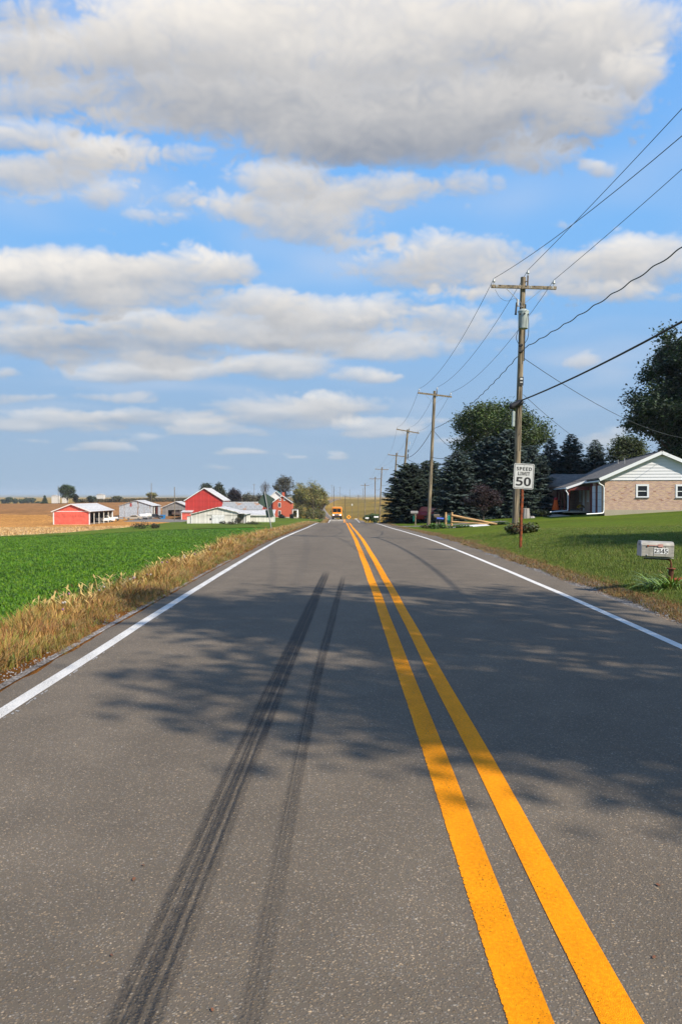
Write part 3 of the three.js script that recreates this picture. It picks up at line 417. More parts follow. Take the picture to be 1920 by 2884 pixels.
function leafGeo(L) { const g = new THREE.BufferGeometry(); g.setAttribute('position', new THREE.BufferAttribute(L.P.slice(0, L.k * 12), 3)); g.setAttribute('normal', new THREE.BufferAttribute(L.N.slice(0, L.k * 12), 3)); g.setAttribute('color', new THREE.BufferAttribute(L.C.slice(0, L.k * 12), 3)); g.setIndex(new THREE.BufferAttribute(L.I.slice(0, L.k * 6), 1)); return g; }
function limb(a, b, ra, rb, n = 6) { const d = b.clone().sub(a), L = d.length(), g = new THREE.CylinderGeometry(rb, ra, L, n, 1, true).translate(0, L / 2, 0); g.applyQuaternion(new THREE.Quaternion().setFromUnitVectors(v3(0, 1, 0), d.normalize())); return g.translate(a.x, a.y, a.z); }
function broadleaf(name, label, [x, y, z], { h = 12, r = 4.5, fork = 0.22, leaves = 9000, size = 0.22, clump = 0.55, tones = [[0.05, 0.085, 0.015]], seed = 1, levels = 5, spread = 0.62, trunk = 0.03, group, category = 'tree', mat = M.leaf, low = 0 } = {}) {
  const R = rng(seed), t = thing(name, label, category, [x, y, z], 0, group), segs = [], tips = [];
  const grow = (p, dir, len, lev) => {
    const q = p.clone().addScaledVector(dir, len); segs.push([p, q, lev]);
    if (lev >= levels) { tips.push(q); return; }
    const kids = lev === 0 ? 5 : lev < 3 ? 3 : 2 + (R() < 0.5 ? 1 : 0), ph = R() * 6.3;
    for (let i = 0; i < kids; i++) {
      const an = ph + i / kids * 6.283 + (R() - 0.5) * 0.9, sp = spread * (0.55 + 0.75 * R()) * (lev === 0 && i === 0 ? 0.2 : 1);
      const side = v3(Math.cos(an), 0, Math.sin(an)); const up = dir.clone();
      const nd = up.multiplyScalar(Math.cos(sp)).addScaledVector(side, Math.sin(sp)).add(v3(0, 0.10, 0)).normalize();
      grow(q, nd, len * (lev === 0 ? 0.85 : 0.60 + 0.25 * R()), lev + 1);
    }
    if (lev > 0 && lev < 3) { const m = p.clone().lerp(q, 0.55), an = R() * 6.3; grow(m, v3(Math.cos(an), 0.35, Math.sin(an)).normalize(), len * 0.6, lev + 2); }
  };
  grow(v3(0, 0, 0), v3(0.03, 1, 0.02).normalize(), fork * h, 0);
  let mr = 0, mh = 0; for (const q of tips) { mr = Math.max(mr, Math.hypot(q.x, q.z)); mh = Math.max(mh, q.y); }
  const kr = (r - clump * 0.5) / mr, f0 = fork * h, kh = (h - clump * 0.5 - f0 * 1) / (mh - f0), fit = (p) => v3(p.x * kr, p.y <= f0 ? p.y : f0 + (p.y - f0) * kh, p.z * kr);
  const rad = (lev) => Math.max(0.012, trunk * h * Math.pow(0.56, lev)), wood = [];
  for (const [p, q, lev] of segs) { const a = fit(p), b = fit(q); wood.push(limb(a, b, rad(lev), rad(lev + 1), lev < 2 ? 8 : 4)); }
  part('trunk', wood, M.bark, t);
  const L = leafMesh(leaves), ends = segs.filter((s) => s[2] >= levels - 2), tone = ends.map(() => [Math.floor(R() * tones.length), 0.72 + 0.56 * R()]);
  const ga = () => (R() + R() + R() - 1.5) * 1.15;
  for (let i = 0; i < leaves; i++) {
    const e = Math.floor(R() * ends.length), s = ends[e], c = fit(s[0].clone().lerp(s[1], 0.25 + 0.85 * R()));
    const px = c.x + ga() * clump, py = c.y + ga() * clump * 0.8, pz = c.z + ga() * clump; if (py < low) continue;
    const an = R() * 6.283, el = (R() - 0.5) * 1.5, l = size * (0.6 + 0.7 * R()) * 0.5, ax = Math.cos(an) * Math.cos(el) * l, ay = Math.sin(el) * l, az = Math.sin(an) * Math.cos(el) * l, w = l * 0.62, an2 = an + 1.571, ti = (R() - 0.5) * 2, bx = Math.cos(an2) * Math.cos(ti) * w, by = Math.sin(ti) * w, bz = Math.sin(an2) * Math.cos(ti) * w;
    const c3 = tones[R() < 0.75 ? tone[e][0] : Math.floor(R() * tones.length)], v = tone[e][1] * (0.75 + 0.5 * R());
    addLeaf(L, px, py, pz, ax, ay, az, bx, by, bz, c3[0] * v * 1.25, c3[1] * v * 1.25, c3[2] * v * 1.25);
  }
  part('crown', leafGeo(L), mat, t);
  return t;
}
function spruce(name, label, [x, y, z], { h = 8, r = 2.4, tones = [[0.045, 0.075, 0.06]], seed = 1, group, density = 1, blunt = 0.85, category = 'tree', lean = 0, size = 1 } = {}) {
  const R = rng(seed), t = thing(name, label, category, [x, y, z], R() * 6.28, group), L = leafMesh(90000), wood = [cyl(h * 0.018 + 0.03, 0.02, h * 0.98, 0, 0, 0, 7)];
  const rows = Math.round(h / 0.21 * Math.sqrt(density));
  for (let i = 0; i < rows; i++) {
    const f = (i + 0.5) / rows, yy = h * (0.03 + 0.97 * f), rr = (r * Math.pow(1 - f, blunt) + 0.08) * (0.85 + 0.3 * R()), nb = Math.max(4, Math.round(clamp(rr * 6.5, 5, 19)));
    for (let b = 0; b < nb; b++) {
      const an = (b + R() * 0.8 + i * 0.37) / nb * 6.283, len = rr * (0.72 + 0.4 * R()), ca = Math.cos(an), sa = Math.sin(an), droop = 0.10 + 0.32 * (1 - f) + 0.1 * R(), tone = tones[Math.floor(R() * tones.length)], bv = 0.75 + 0.5 * R();
      const at = (q) => [ca * len * q, yy - droop * len * q + (0.28 * len) * q * q * (0.6 + 0.6 * f), sa * len * q];
      const n = Math.max(3, Math.round(len / 0.20 * density));
      for (let k = 0; k < n; k++) {
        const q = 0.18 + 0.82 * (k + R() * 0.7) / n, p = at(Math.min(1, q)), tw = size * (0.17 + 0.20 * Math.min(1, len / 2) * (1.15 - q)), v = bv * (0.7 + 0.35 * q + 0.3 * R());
        for (const sd of [-1, 1]) {
          const a2 = an + sd * (0.55 + 0.4 * R()), hang = -0.12 - 0.35 * R(), ax = Math.cos(a2) * tw, ay = hang * tw, az = Math.sin(a2) * tw, w = tw * 0.36, roll = (R() - 0.5) * 1.8;
          const bx = -Math.sin(a2) * w * Math.cos(roll), by = Math.sin(roll) * w, bz = Math.cos(a2) * w * Math.cos(roll);
          addLeaf(L, p[0] + ax * 0.6, p[1] + ay * 0.6, p[2] + az * 0.6, ax, ay, az, bx, by, bz, tone[0] * v, tone[1] * v, tone[2] * v);
        }
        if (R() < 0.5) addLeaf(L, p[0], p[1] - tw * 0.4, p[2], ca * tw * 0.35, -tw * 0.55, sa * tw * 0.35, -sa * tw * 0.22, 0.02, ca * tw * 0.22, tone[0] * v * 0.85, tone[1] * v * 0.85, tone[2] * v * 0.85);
      }
    }
  }
  part('trunk', wood, M.bark, t); part('crown', leafGeo(L), M.needle, t); t.rotation.z = lean; return t;
}
function bush(name, label, [x, y, z], { h = 0.8, rx = 0.8, rz = 0.6, leaves = 700, size = 0.1, tones, seed = 1, group, category = 'shrub', stems = 6 } = {}) {
  const R = rng(seed), t = thing(name, label, category, [x, y, z], 0, group), L = leafMesh(leaves), wood = [];
  for (let i = 0; i < stems; i++) { const an = R() * 6.283, q = 0.3 + 0.5 * R(); wood.push(limb(v3(0.05 * Math.cos(an), -0.03, 0.05 * Math.sin(an)), v3(Math.cos(an) * rx * q, h * (0.5 + 0.35 * R()), Math.sin(an) * rz * q), 0.012, 0.005, 4)); }
  part('stem', wood, M.bark, t);
  const blobs = Array.from({ length: 9 }, () => { const an = R() * 6.283, q = Math.sqrt(R()) * 0.75; return [Math.cos(an) * q * rx, h * (0.25 + 0.5 * R() * (1 - q * 0.6)), Math.sin(an) * q * rz, 0.8 + 0.4 * R(), Math.floor(R() * tones.length)]; });
  for (let i = 0; i < leaves; i++) {
    const b = blobs[Math.floor(R() * blobs.length)], an = R() * 6.283, el = Math.asin(R() * 2 - 1), q = Math.pow(R(), 0.4) * 0.48, px = b[0] + Math.cos(an) * Math.cos(el) * q * rx, py = Math.max(0.02, b[1] + Math.sin(el) * q * h * 0.7), pz = b[2] + Math.sin(an) * Math.cos(el) * q * rz;
    const a2 = R() * 6.283, e2 = (R() - 0.4) * 1.4, l = size * (0.35 + 0.35 * R()), c3 = tones[R() < 0.7 ? b[4] : Math.floor(R() * tones.length)], v = b[3] * (0.7 + 0.6 * R()), ti = (R() - 0.5) * 1.6;
    addLeaf(L, px, py, pz, Math.cos(a2) * Math.cos(e2) * l, Math.sin(e2) * l, Math.sin(a2) * Math.cos(e2) * l, -Math.sin(a2) * l * 0.6 * Math.cos(ti), Math.sin(ti) * l * 0.6, Math.cos(a2) * l * 0.6 * Math.cos(ti), c3[0] * v, c3[1] * v, c3[2] * v);
  }
  part('foliage', leafGeo(L), M.leaf, t); return t;
}
const SP = [[0.034, 0.052, 0.042], [0.048, 0.070, 0.060], [0.026, 0.042, 0.026]], SPD = [[0.024, 0.037, 0.021], [0.033, 0.048, 0.029], [0.020, 0.030, 0.016]];
const MAPLE = [[0.048, 0.080, 0.014], [0.064, 0.088, 0.016], [0.038, 0.065, 0.013]], DARKMAPLE = [[0.022, 0.042, 0.013], [0.028, 0.052, 0.016]];
const AUTUMN = [[0.19, 0.19, 0.045], [0.25, 0.19, 0.045], [0.13, 0.15, 0.035]];
// right of the road
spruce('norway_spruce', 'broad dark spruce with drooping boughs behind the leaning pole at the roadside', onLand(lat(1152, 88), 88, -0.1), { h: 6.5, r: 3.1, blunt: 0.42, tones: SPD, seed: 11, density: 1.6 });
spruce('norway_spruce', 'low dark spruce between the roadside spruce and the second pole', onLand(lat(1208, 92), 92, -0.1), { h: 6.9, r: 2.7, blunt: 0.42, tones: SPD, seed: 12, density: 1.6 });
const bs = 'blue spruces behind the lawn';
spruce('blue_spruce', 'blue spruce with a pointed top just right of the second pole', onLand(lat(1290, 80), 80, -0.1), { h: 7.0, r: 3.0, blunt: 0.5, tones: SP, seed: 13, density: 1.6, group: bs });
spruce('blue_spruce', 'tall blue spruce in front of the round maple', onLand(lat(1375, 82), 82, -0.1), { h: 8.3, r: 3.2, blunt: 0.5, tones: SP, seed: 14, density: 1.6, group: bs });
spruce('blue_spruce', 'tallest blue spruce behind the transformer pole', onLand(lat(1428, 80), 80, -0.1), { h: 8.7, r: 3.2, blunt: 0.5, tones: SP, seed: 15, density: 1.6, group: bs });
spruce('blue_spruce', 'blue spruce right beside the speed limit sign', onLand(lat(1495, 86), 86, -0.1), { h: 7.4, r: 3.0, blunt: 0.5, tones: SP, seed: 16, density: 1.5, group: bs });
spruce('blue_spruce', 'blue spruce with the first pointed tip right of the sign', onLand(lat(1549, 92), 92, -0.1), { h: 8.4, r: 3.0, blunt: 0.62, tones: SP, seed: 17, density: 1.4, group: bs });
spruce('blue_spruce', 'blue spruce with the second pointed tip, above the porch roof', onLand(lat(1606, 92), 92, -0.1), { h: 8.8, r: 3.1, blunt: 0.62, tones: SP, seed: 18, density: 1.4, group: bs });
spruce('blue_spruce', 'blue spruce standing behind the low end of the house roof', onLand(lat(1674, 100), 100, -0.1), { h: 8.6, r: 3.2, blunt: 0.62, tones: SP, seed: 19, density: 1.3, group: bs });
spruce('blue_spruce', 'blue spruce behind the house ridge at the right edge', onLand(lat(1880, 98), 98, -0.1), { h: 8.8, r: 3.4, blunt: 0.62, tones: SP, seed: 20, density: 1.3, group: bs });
broadleaf('maple_tree', 'round green and yellow maple rising above the blue spruces', onLand(lat(1388, 100), 100, -0.1), { h: 14.2, r: 7.0, leaves: 48000, size: 0.30, clump: 0.85, tones: MAPLE, seed: 21, fork: 0.2, spread: 0.7 });
broadleaf('maple_tree', 'huge dark maple reaching in from the right edge above the house', onLand(lat(1930, 82), 82, -0.1), { h: 18.6, r: 7.8, leaves: 80000, size: 0.34, clump: 0.85, tones: DARKMAPLE, seed: 25, fork: 0.1, spread: 0.9 });
broadleaf('hedge_tree', 'small rounded green tree between the spruces and the huge maple', onLand(lat(1765, 96), 96, -0.1), { h: 8.9, r: 3.1, leaves: 11000, size: 0.26, clump: 0.5, tones: [[0.04, 0.06, 0.014], [0.055, 0.07, 0.016]], seed: 23, fork: 0.12 });
broadleaf('japanese_maple', 'low dark red maple in front of the blue spruces', onLand(lat(1360, 72), 72, -0.1), { h: 3.6, r: 1.9, leaves: 7000, size: 0.15, clump: 0.3, tones: [[0.030, 0.010, 0.010], [0.022, 0.009, 0.009]], seed: 24, fork: 0.2, spread: 0.95, low: 0.3 });
bush('yard_shrub', 'low yellow green shrub beside the porch walk', onLand(lat(1527, 74), 74), { h: 0.75, rx: 1.1, rz: 0.7, leaves: 1500, size: 0.14, tones: [[0.10, 0.11, 0.02], [0.06, 0.08, 0.02]], seed: 31 });
bush('pole_shrub', 'wild leafy shrub round the foot of the transformer pole', onLand(6.75, 31.4), { h: 0.6, rx: 0.7, rz: 0.5, leaves: 950, size: 0.12, tones: [[0.065, 0.11, 0.025], [0.10, 0.12, 0.03], [0.15, 0.09, 0.03]], seed: 32 });
bush('roadside_plant', 'leafy green clump left of the fence posts', onLand(lat(1232, 56), 56), { h: 0.5, rx: 0.62, rz: 0.5, leaves: 900, size: 0.13, tones: [[0.06, 0.13, 0.02], [0.08, 0.16, 0.03]], seed: 33 });
bush('roadside_plant', 'low weeds at the foot of the second pole', onLand(6.3, 60.2), { h: 0.35, rx: 0.6, rz: 0.5, leaves: 500, size: 0.13, tones: [[0.06, 0.08, 0.02], [0.10, 0.09, 0.03]], seed: 34 });
for (const [px, dd, w, sd, lb] of [[1300, 56.2, 1.1, 35, 'ivy growing along the near edge of the white stone pad'], [1420, 57.6, 0.75, 37, 'ivy between the rail ends and the transformer pole'], [1385, 58.6, 0.6, 36, 'ivy at the low ends of the fence rails']]) bush('ivy_patch', lb, onLand(lat(px, dd), dd), { h: 0.24, rx: w, rz: 0.4, leaves: 900, size: 0.12, tones: [[0.05, 0.10, 0.02], [0.07, 0.13, 0.025]], seed: sd, category: 'ivy' });
bush('hillside_bush', 'green bush by the far mailboxes left of the spruces', onLand(lat(1046, 168), 168), { h: 2.2, rx: 1.6, rz: 1.4, leaves: 2200, size: 0.3, tones: [[0.05, 0.11, 0.02], [0.08, 0.13, 0.03]], seed: 38 });
// tall plants that throw the shade on the road and lawn: they stand right of and behind the camera
broadleaf('shade_tree', 'roadside maple right of the camera that shades the road', onLand(10.3, 2.9, -0.1), { h: 13, r: 5.4, leaves: 13500, size: 0.24, clump: 0.5, tones: MAPLE, seed: 43, fork: 0.24, spread: 0.66 });
broadleaf('shade_tree', 'small roadside tree beside the camera that shades the right lane', onLand(9.5, -0.4, -0.1), { h: 9, r: 2.7, leaves: 5500, size: 0.2, clump: 0.5, tones: MAPLE, seed: 44, fork: 0.25 });
broadleaf('shade_tree', 'yard maple outside the frame that shades the lawn by the mailbox', onLand(20, 16, -0.1), { h: 13, r: 5.2, leaves: 20000, size: 0.26, clump: 0.7, tones: MAPLE, seed: 42, fork: 0.2 });
// left of the road
broadleaf('field_tree', 'big round green tree on the crest of the tilled hill', onLand(lat(190, 470), 470, -0.2), { h: 11.5, r: 5.2, leaves: 7000, size: 0.7, clump: 1.0, tones: [[0.04, 0.07, 0.022], [0.055, 0.085, 0.025]], seed: 51, fork: 0.16 });
broadleaf('field_tree', 'small dark tree leaning on the big hilltop tree', onLand(lat(213, 472), 472, -0.2), { h: 6.4, r: 2.4, leaves: 2200, size: 0.6, clump: 0.7, tones: [[0.03, 0.035, 0.02]], seed: 52, fork: 0.12 });
spruce('hill_conifer', 'small conifer alone on the hill crest at the far left', onLand(lat(127, 480), 480, -0.2), { h: 5.4, r: 2.3, tones: [[0.05, 0.07, 0.04]], seed: 53, size: 2.2, density: 0.5 });
for (const [px, d, h, r, sd, tn, lb] of [[258, 490, 4.6, 3.4, 54, [[0.06, 0.08, 0.04]], 'grey green bush on the crest between the big tree and the sheds'], [330, 500, 4.4, 4.0, 55, [[0.12, 0.12, 0.05]], 'yellowish rounded bush on the crest above the red shed'], [427, 500, 6.6, 4.2, 56, [[0.15, 0.14, 0.04]], 'yellow green round tree at the foot of the crest pole'], [222, 500, 2.6, 3.2, 57, [[0.05, 0.07, 0.03]], 'low hedge bush right of the hilltop tree']])
  broadleaf('crest_bush', lb, onLand(lat(px, d), d, -0.2), { h, r, leaves: 1800, size: 0.8, clump: 0.8, tones: tn, seed: sd, fork: 0.1, levels: 4 });
broadleaf('barn_tree', 'dark green tree behind the left slope of the barn roof', onLand(lat(582, 305), 305, -0.2), { h: 12.6, r: 3.6, leaves: 6000, size: 0.55, clump: 0.7, tones: [[0.03, 0.045, 0.02], [0.05, 0.055, 0.02]], seed: 61, fork: 0.14 });
broadleaf('barn_tree', 'dark green tree behind the right slope of the barn roof', onLand(lat(616, 300), 300, -0.2), { h: 12.8, r: 3.2, leaves: 6000, size: 0.55, clump: 0.7, tones: [[0.03, 0.045, 0.02], [0.05, 0.055, 0.02]], seed: 62, fork: 0.14 });
broadleaf('purple_tree', 'round dark purple tree right of the red barn', onLand(lat(661, 305), 305, -0.2), { h: 10.8, r: 3.4, leaves: 6000, size: 0.5, clump: 0.6, tones: [[0.028, 0.016, 0.018], [0.02, 0.014, 0.016]], seed: 63, fork: 0.12 });
broadleaf('orchard_tree', 'brownish thinning tree above the long rusty roof', onLand(lat(700, 312), 312, -0.2), { h: 9.4, r: 4.2, leaves: 3800, size: 0.45, clump: 0.7, tones: [[0.09, 0.075, 0.03], [0.06, 0.06, 0.03]], seed: 64, fork: 0.12 });
broadleaf('orchard_tree', 'brownish thinning tree behind the diamond sign', onLand(lat(732, 318), 318, -0.2), { h: 9.0, r: 3.8, leaves: 3200, size: 0.45, clump: 0.7, tones: [[0.08, 0.065, 0.03], [0.05, 0.055, 0.03]], seed: 65, fork: 0.12 });
broadleaf('bare_tree', 'small leafless tree above the diamond sign', onLand(lat(746, 350), 350, -0.2), { h: 14.5, r: 3.0, leaves: 160, size: 0.4, clump: 0.5, tones: [[0.08, 0.06, 0.03]], seed: 66, fork: 0.4, trunk: 0.016 });
broadleaf('farm_maple', 'tall open-crowned tree behind the brick farmhouse', onLand(lat(800, 335), 335, -0.2), { h: 17.5, r: 6.2, leaves: 4200, size: 0.5, clump: 0.7, tones: [[0.05, 0.05, 0.022], [0.07, 0.06, 0.025]], seed: 67, fork: 0.3, trunk: 0.022 });
for (const [px, d, h, r, sd, lb] of [[845, 318, 14.6, 4.4, 68, 'autumn tree with thinning leaves just right of the farmhouse'], [878, 322, 16.0, 4.6, 69, 'tallest autumn tree of the row where the road bends'], [900, 330, 14.6, 3.6, 70, 'last autumn tree of the row, nearest to the road']])
  broadleaf('autumn_tree', lb, onLand(lat(px, d), d, -0.2), { h, r: r * 1.15, leaves: 9500, size: 0.48, clump: 0.9, tones: AUTUMN, seed: sd, fork: 0.05, spread: 0.95, group: 'autumn trees beside the bend' });
bush('garden_bush', 'dark round bush at the left front corner of the farmhouse', onLand(lat(795, 283), 283), { h: 2.0, rx: 1.3, rz: 1.2, leaves: 900, size: 0.4, tones: [[0.02, 0.035, 0.015]], seed: 71 });
bush('garden_bush', 'dark upright bush before the farmhouse porch', onLand(lat(821, 284), 284), { h: 2.1, rx: 0.8, rz: 0.9, leaves: 700, size: 0.4, tones: [[0.02, 0.03, 0.015]], seed: 72 });
for (const [px, d, h, rx, sd, lb] of [[400, 172, 2.0, 2.2, 73, 'tall dark weeds between stubble and green field'], [436, 176, 1.5, 1.2, 74, 'smaller dark weed clump right of the tall weeds'], [668, 214, 2.6, 1.4, 75, 'thin tall weeds against the white shed'], [640, 212, 1.3, 2.0, 76, 'low weeds beside the white shed door'], [720, 214, 1.0, 3.0, 77, 'dry weeds along the foot of the white shed']])
  bush('weed_clump', lb, onLand(lat(px, d), d), { h, rx, rz: 0.8, leaves: 500, size: 0.3, tones: [[0.05, 0.06, 0.02], [0.10, 0.075, 0.03]], seed: sd, category: 'weeds' });
for (const [px, d, h, rx, sd, lb] of [[836, 312, 5.5, 3.6, 78, 'low leafy undergrowth right of the farmhouse'], [868, 316, 5.0, 3.8, 79, 'undergrowth below the middle autumn tree'], [896, 322, 4.6, 3.2, 80, 'undergrowth nearest to the bend in the road']]) bush('hedgerow_shrub', lb, onLand(lat(px, d), d, -0.1), { h, rx, rz: 2, leaves: 2600, size: 0.5, tones: AUTUMN, seed: sd });
{ // far tree line at the left horizon and dark crest strip
  const R = rng(81), blobs = [-40, -15, 10, 26, 44, 62, 78, 92, 108, 124];
  blobs.forEach((px, i) => broadleaf('distant_tree', ['tree farthest to the left on the horizon', 'second small horizon tree from the left edge', 'third small horizon tree from the left edge', 'fourth small horizon tree from the left edge', 'fifth small horizon tree from the left edge', 'sixth small horizon tree from the left edge', 'seventh small horizon tree from the left edge', 'eighth small horizon tree from the left edge', 'low small horizon tree left of the hill conifer', 'low small horizon tree behind the hill conifer'][i], onLand(lat(px, 950), 950, -0.5), { h: (i > 7 ? 4 : 7) + 3 * R(), r: 3.6 + 1.5 * R(), leaves: 900, size: 1.6, clump: 1.2, tones: [[0.045, 0.07, 0.025]], seed: 90 + i, fork: 0.08, levels: 4, group: 'distant trees on the left horizon' }));
}

// ---------------------------------------------------------------- utility poles and wires
const font = await new FontLoader().loadAsync('fonts/droid/droid_sans_bold.typeface.json');
const fontR = await new FontLoader().loadAsync('fonts/droid/droid_sans_regular.typeface.json');
function text(str, size, depth, width, f = font) { const g = new TextGeometry(str, { font: f, size, depth, curveSegments: 8, bevelEnabled: false }); g.computeBoundingBox(); const b = g.boundingBox; g.translate(-(b.min.x + b.max.x) / 2, -(b.min.y + b.max.y) / 2, 0); if (width) g.scale(width / (b.max.x - b.min.x), 1, 1); return g; }
const poles = [];
function pole(label, x, d, { h = 10.1, lean = 0, arm = 2.5, armDown = 0.5, tilt = 0, dark = false, thick = 1, detail = 1, group = 'utility poles along the right side of the road', name = 'utility_pole' } = {}) {
  const t = thing(name, label, 'utility pole', onLand(x, d, -0.15), 0, group), H = h + 0.15; t.rotation.z = -Math.atan(lean / h);
  part('post', cyl(0.140 * thick, 0.105 * thick, H, 0, 0, 0, detail > 1 ? 20 : 10), dark ? M.poleDark : M.pole, t);
  const at = { group: t, phases: [] };
  if (arm) {
    const a = new THREE.Group(), ya = H - armDown;
    const put = (g) => g.rotateZ(tilt).translate(0, ya, 0.15);
    part('crossarm', put(box(arm, 0.115, 0.095)), M.pole, t);
    for (const s of [-1, 1]) part('brace', bar([s * 0.72, ya - 0.05 + s * 0.72 * Math.tan(tilt), 0.205], [s * 0.06, ya - 0.62, 0.13], 0.03, 0.012), M.galv, t);
    const spots = [[-arm / 2 + 0.1, ya + 0.06 + (-arm / 2) * Math.tan(tilt), 0.15], [0.16, H + 0.02, 0.09], [arm / 2 - 0.1, ya + 0.06 + (arm / 2) * Math.tan(tilt), 0.15]];
    spots.forEach((s, i) => {
      if (detail > 0) {
        const pin = part('insulator', new THREE.LatheGeometry([[0, 0.24], [0.035, 0.24], [0.03, 0.20], [0.055, 0.175], [0.03, 0.155], [0.075, 0.12], [0.035, 0.105], [0.02, 0.10], [0.014, 0.0], [0, 0]].map((q) => new THREE.Vector2(...q)), 10).translate(...s), M.porcelain, t);
        if (i === 1) part('bracket', [box(0.05, 0.5, 0.04, s[0], s[1] - 0.22, s[2]), box(0.12, 0.03, 0.04, s[0] - 0.04, s[1] - 0.2, s[2])], M.poleDark, t);
      }
      at.phases.push(v3(s[0], s[1] + 0.25, s[2]));
    });
  }
  t.updateMatrixWorld(true); at.phases = at.phases.map((p) => t.localToWorld(p)); at.side = (y, s = 0.14, z = 0) => t.localToWorld(v3(s, y, z)); poles.push(at); return at;
}
const p0 = pole('utility pole outside the frame on the right, holding the near wires', 8.4, 2.2, { h: 10.6, arm: 2.5 });
const p1 = pole('nearest tall wooden utility pole carrying a grey transformer', 6.8, 32.5, { h: 10.0, lean: 0.28, arm: 2.52, armDown: 0.42, detail: 2, thick: 0.95 });
const p2 = pole('second utility pole from the camera, leaning, beside the blue spruces', 6.4, 61, { h: 10.1, lean: 0.45, tilt: -0.075, armDown: 0.3 });
const p3 = pole('third utility pole from the camera, leaning in front of the dark spruce', 6.36, 90, { h: 10.2, lean: 0.85, tilt: -0.09, armDown: 0.2 });
const p4 = pole('fourth utility pole from the camera, rising behind the dark spruce', 7.6, 123, { h: 10.4, lean: 0.6, tilt: -0.06, armDown: 0.4 });
const p5 = pole('fifth utility pole from the camera, just left of the dark spruce', 7.2, 156, { h: 10.6, lean: 0.45, armDown: 0.4 });
const p6 = pole('sixth utility pole from the camera, straight and pale', 7.76, 189, { h: 9.9, lean: 0, armDown: 0.4 });
const p7 = pole('seventh utility pole from the camera, pale, before the golden hill', 6.9, 240, { h: 10.4, armDown: 0.5 });
const p8 = pole('thin pale pole at the foot of the golden hill, arm reaching left', 6.9, 330, { h: 9.8, arm: 2.4, detail: 0 });
pole('dark pole right of the bus with a short arm', 1.7, 332, { h: 9.6, arm: 2.4, dark: true, detail: 0 });
pole('tall dark armless pole directly behind the bus', -3.4, 392, { h: 14.6, arm: 0, dark: true, thick: 1.2 });
pole('brown armless post at the left roadside below the autumn trees', lat(882, 268), 268, { h: 6.8, arm: 0, dark: true, thick: 0.9, group: 'poles left of the road' });
pole('faint pole on the skyline left of the hill road', lat(934, 800), 800, { h: 14.5, detail: 0, group: 'poles on the far skyline' });
pole('faint pole on the skyline above the hill road', lat(957, 820), 820, { h: 12.4, detail: 0, group: 'poles on the far skyline' });
pole('faint pole on the skyline above the golden hill', lat(985, 800), 800, { h: 10.5, arm: 0, detail: 0, group: 'poles on the far skyline' });
pole('short white pole on the skyline at the right of the golden hill', lat(1022, 780), 780, { h: 11, arm: 1.6, thick: 1.6, detail: 0, group: 'poles on the far skyline' });
pole('pole on the hill crest above the grey metal shed', lat(427, 480), 480, { h: 11.5, arm: 0, thick: 1.3, group: 'poles left of the road' });
pole('pole on the hill crest left of the big round tree', lat(165, 476), 476, { h: 10.5, arm: 0, thick: 1.1, group: 'poles left of the road' });
pole('bare pole standing before the weathered wooden shed', lat(492, 252), 252, { h: 10.4, arm: 0, thick: 1.0, group: 'poles left of the road' });
pole('pole rising behind the brownish orchard trees', lat(716, 460), 460, { h: 11, arm: 1.8, thick: 1.0, detail: 0, group: 'poles left of the road' });
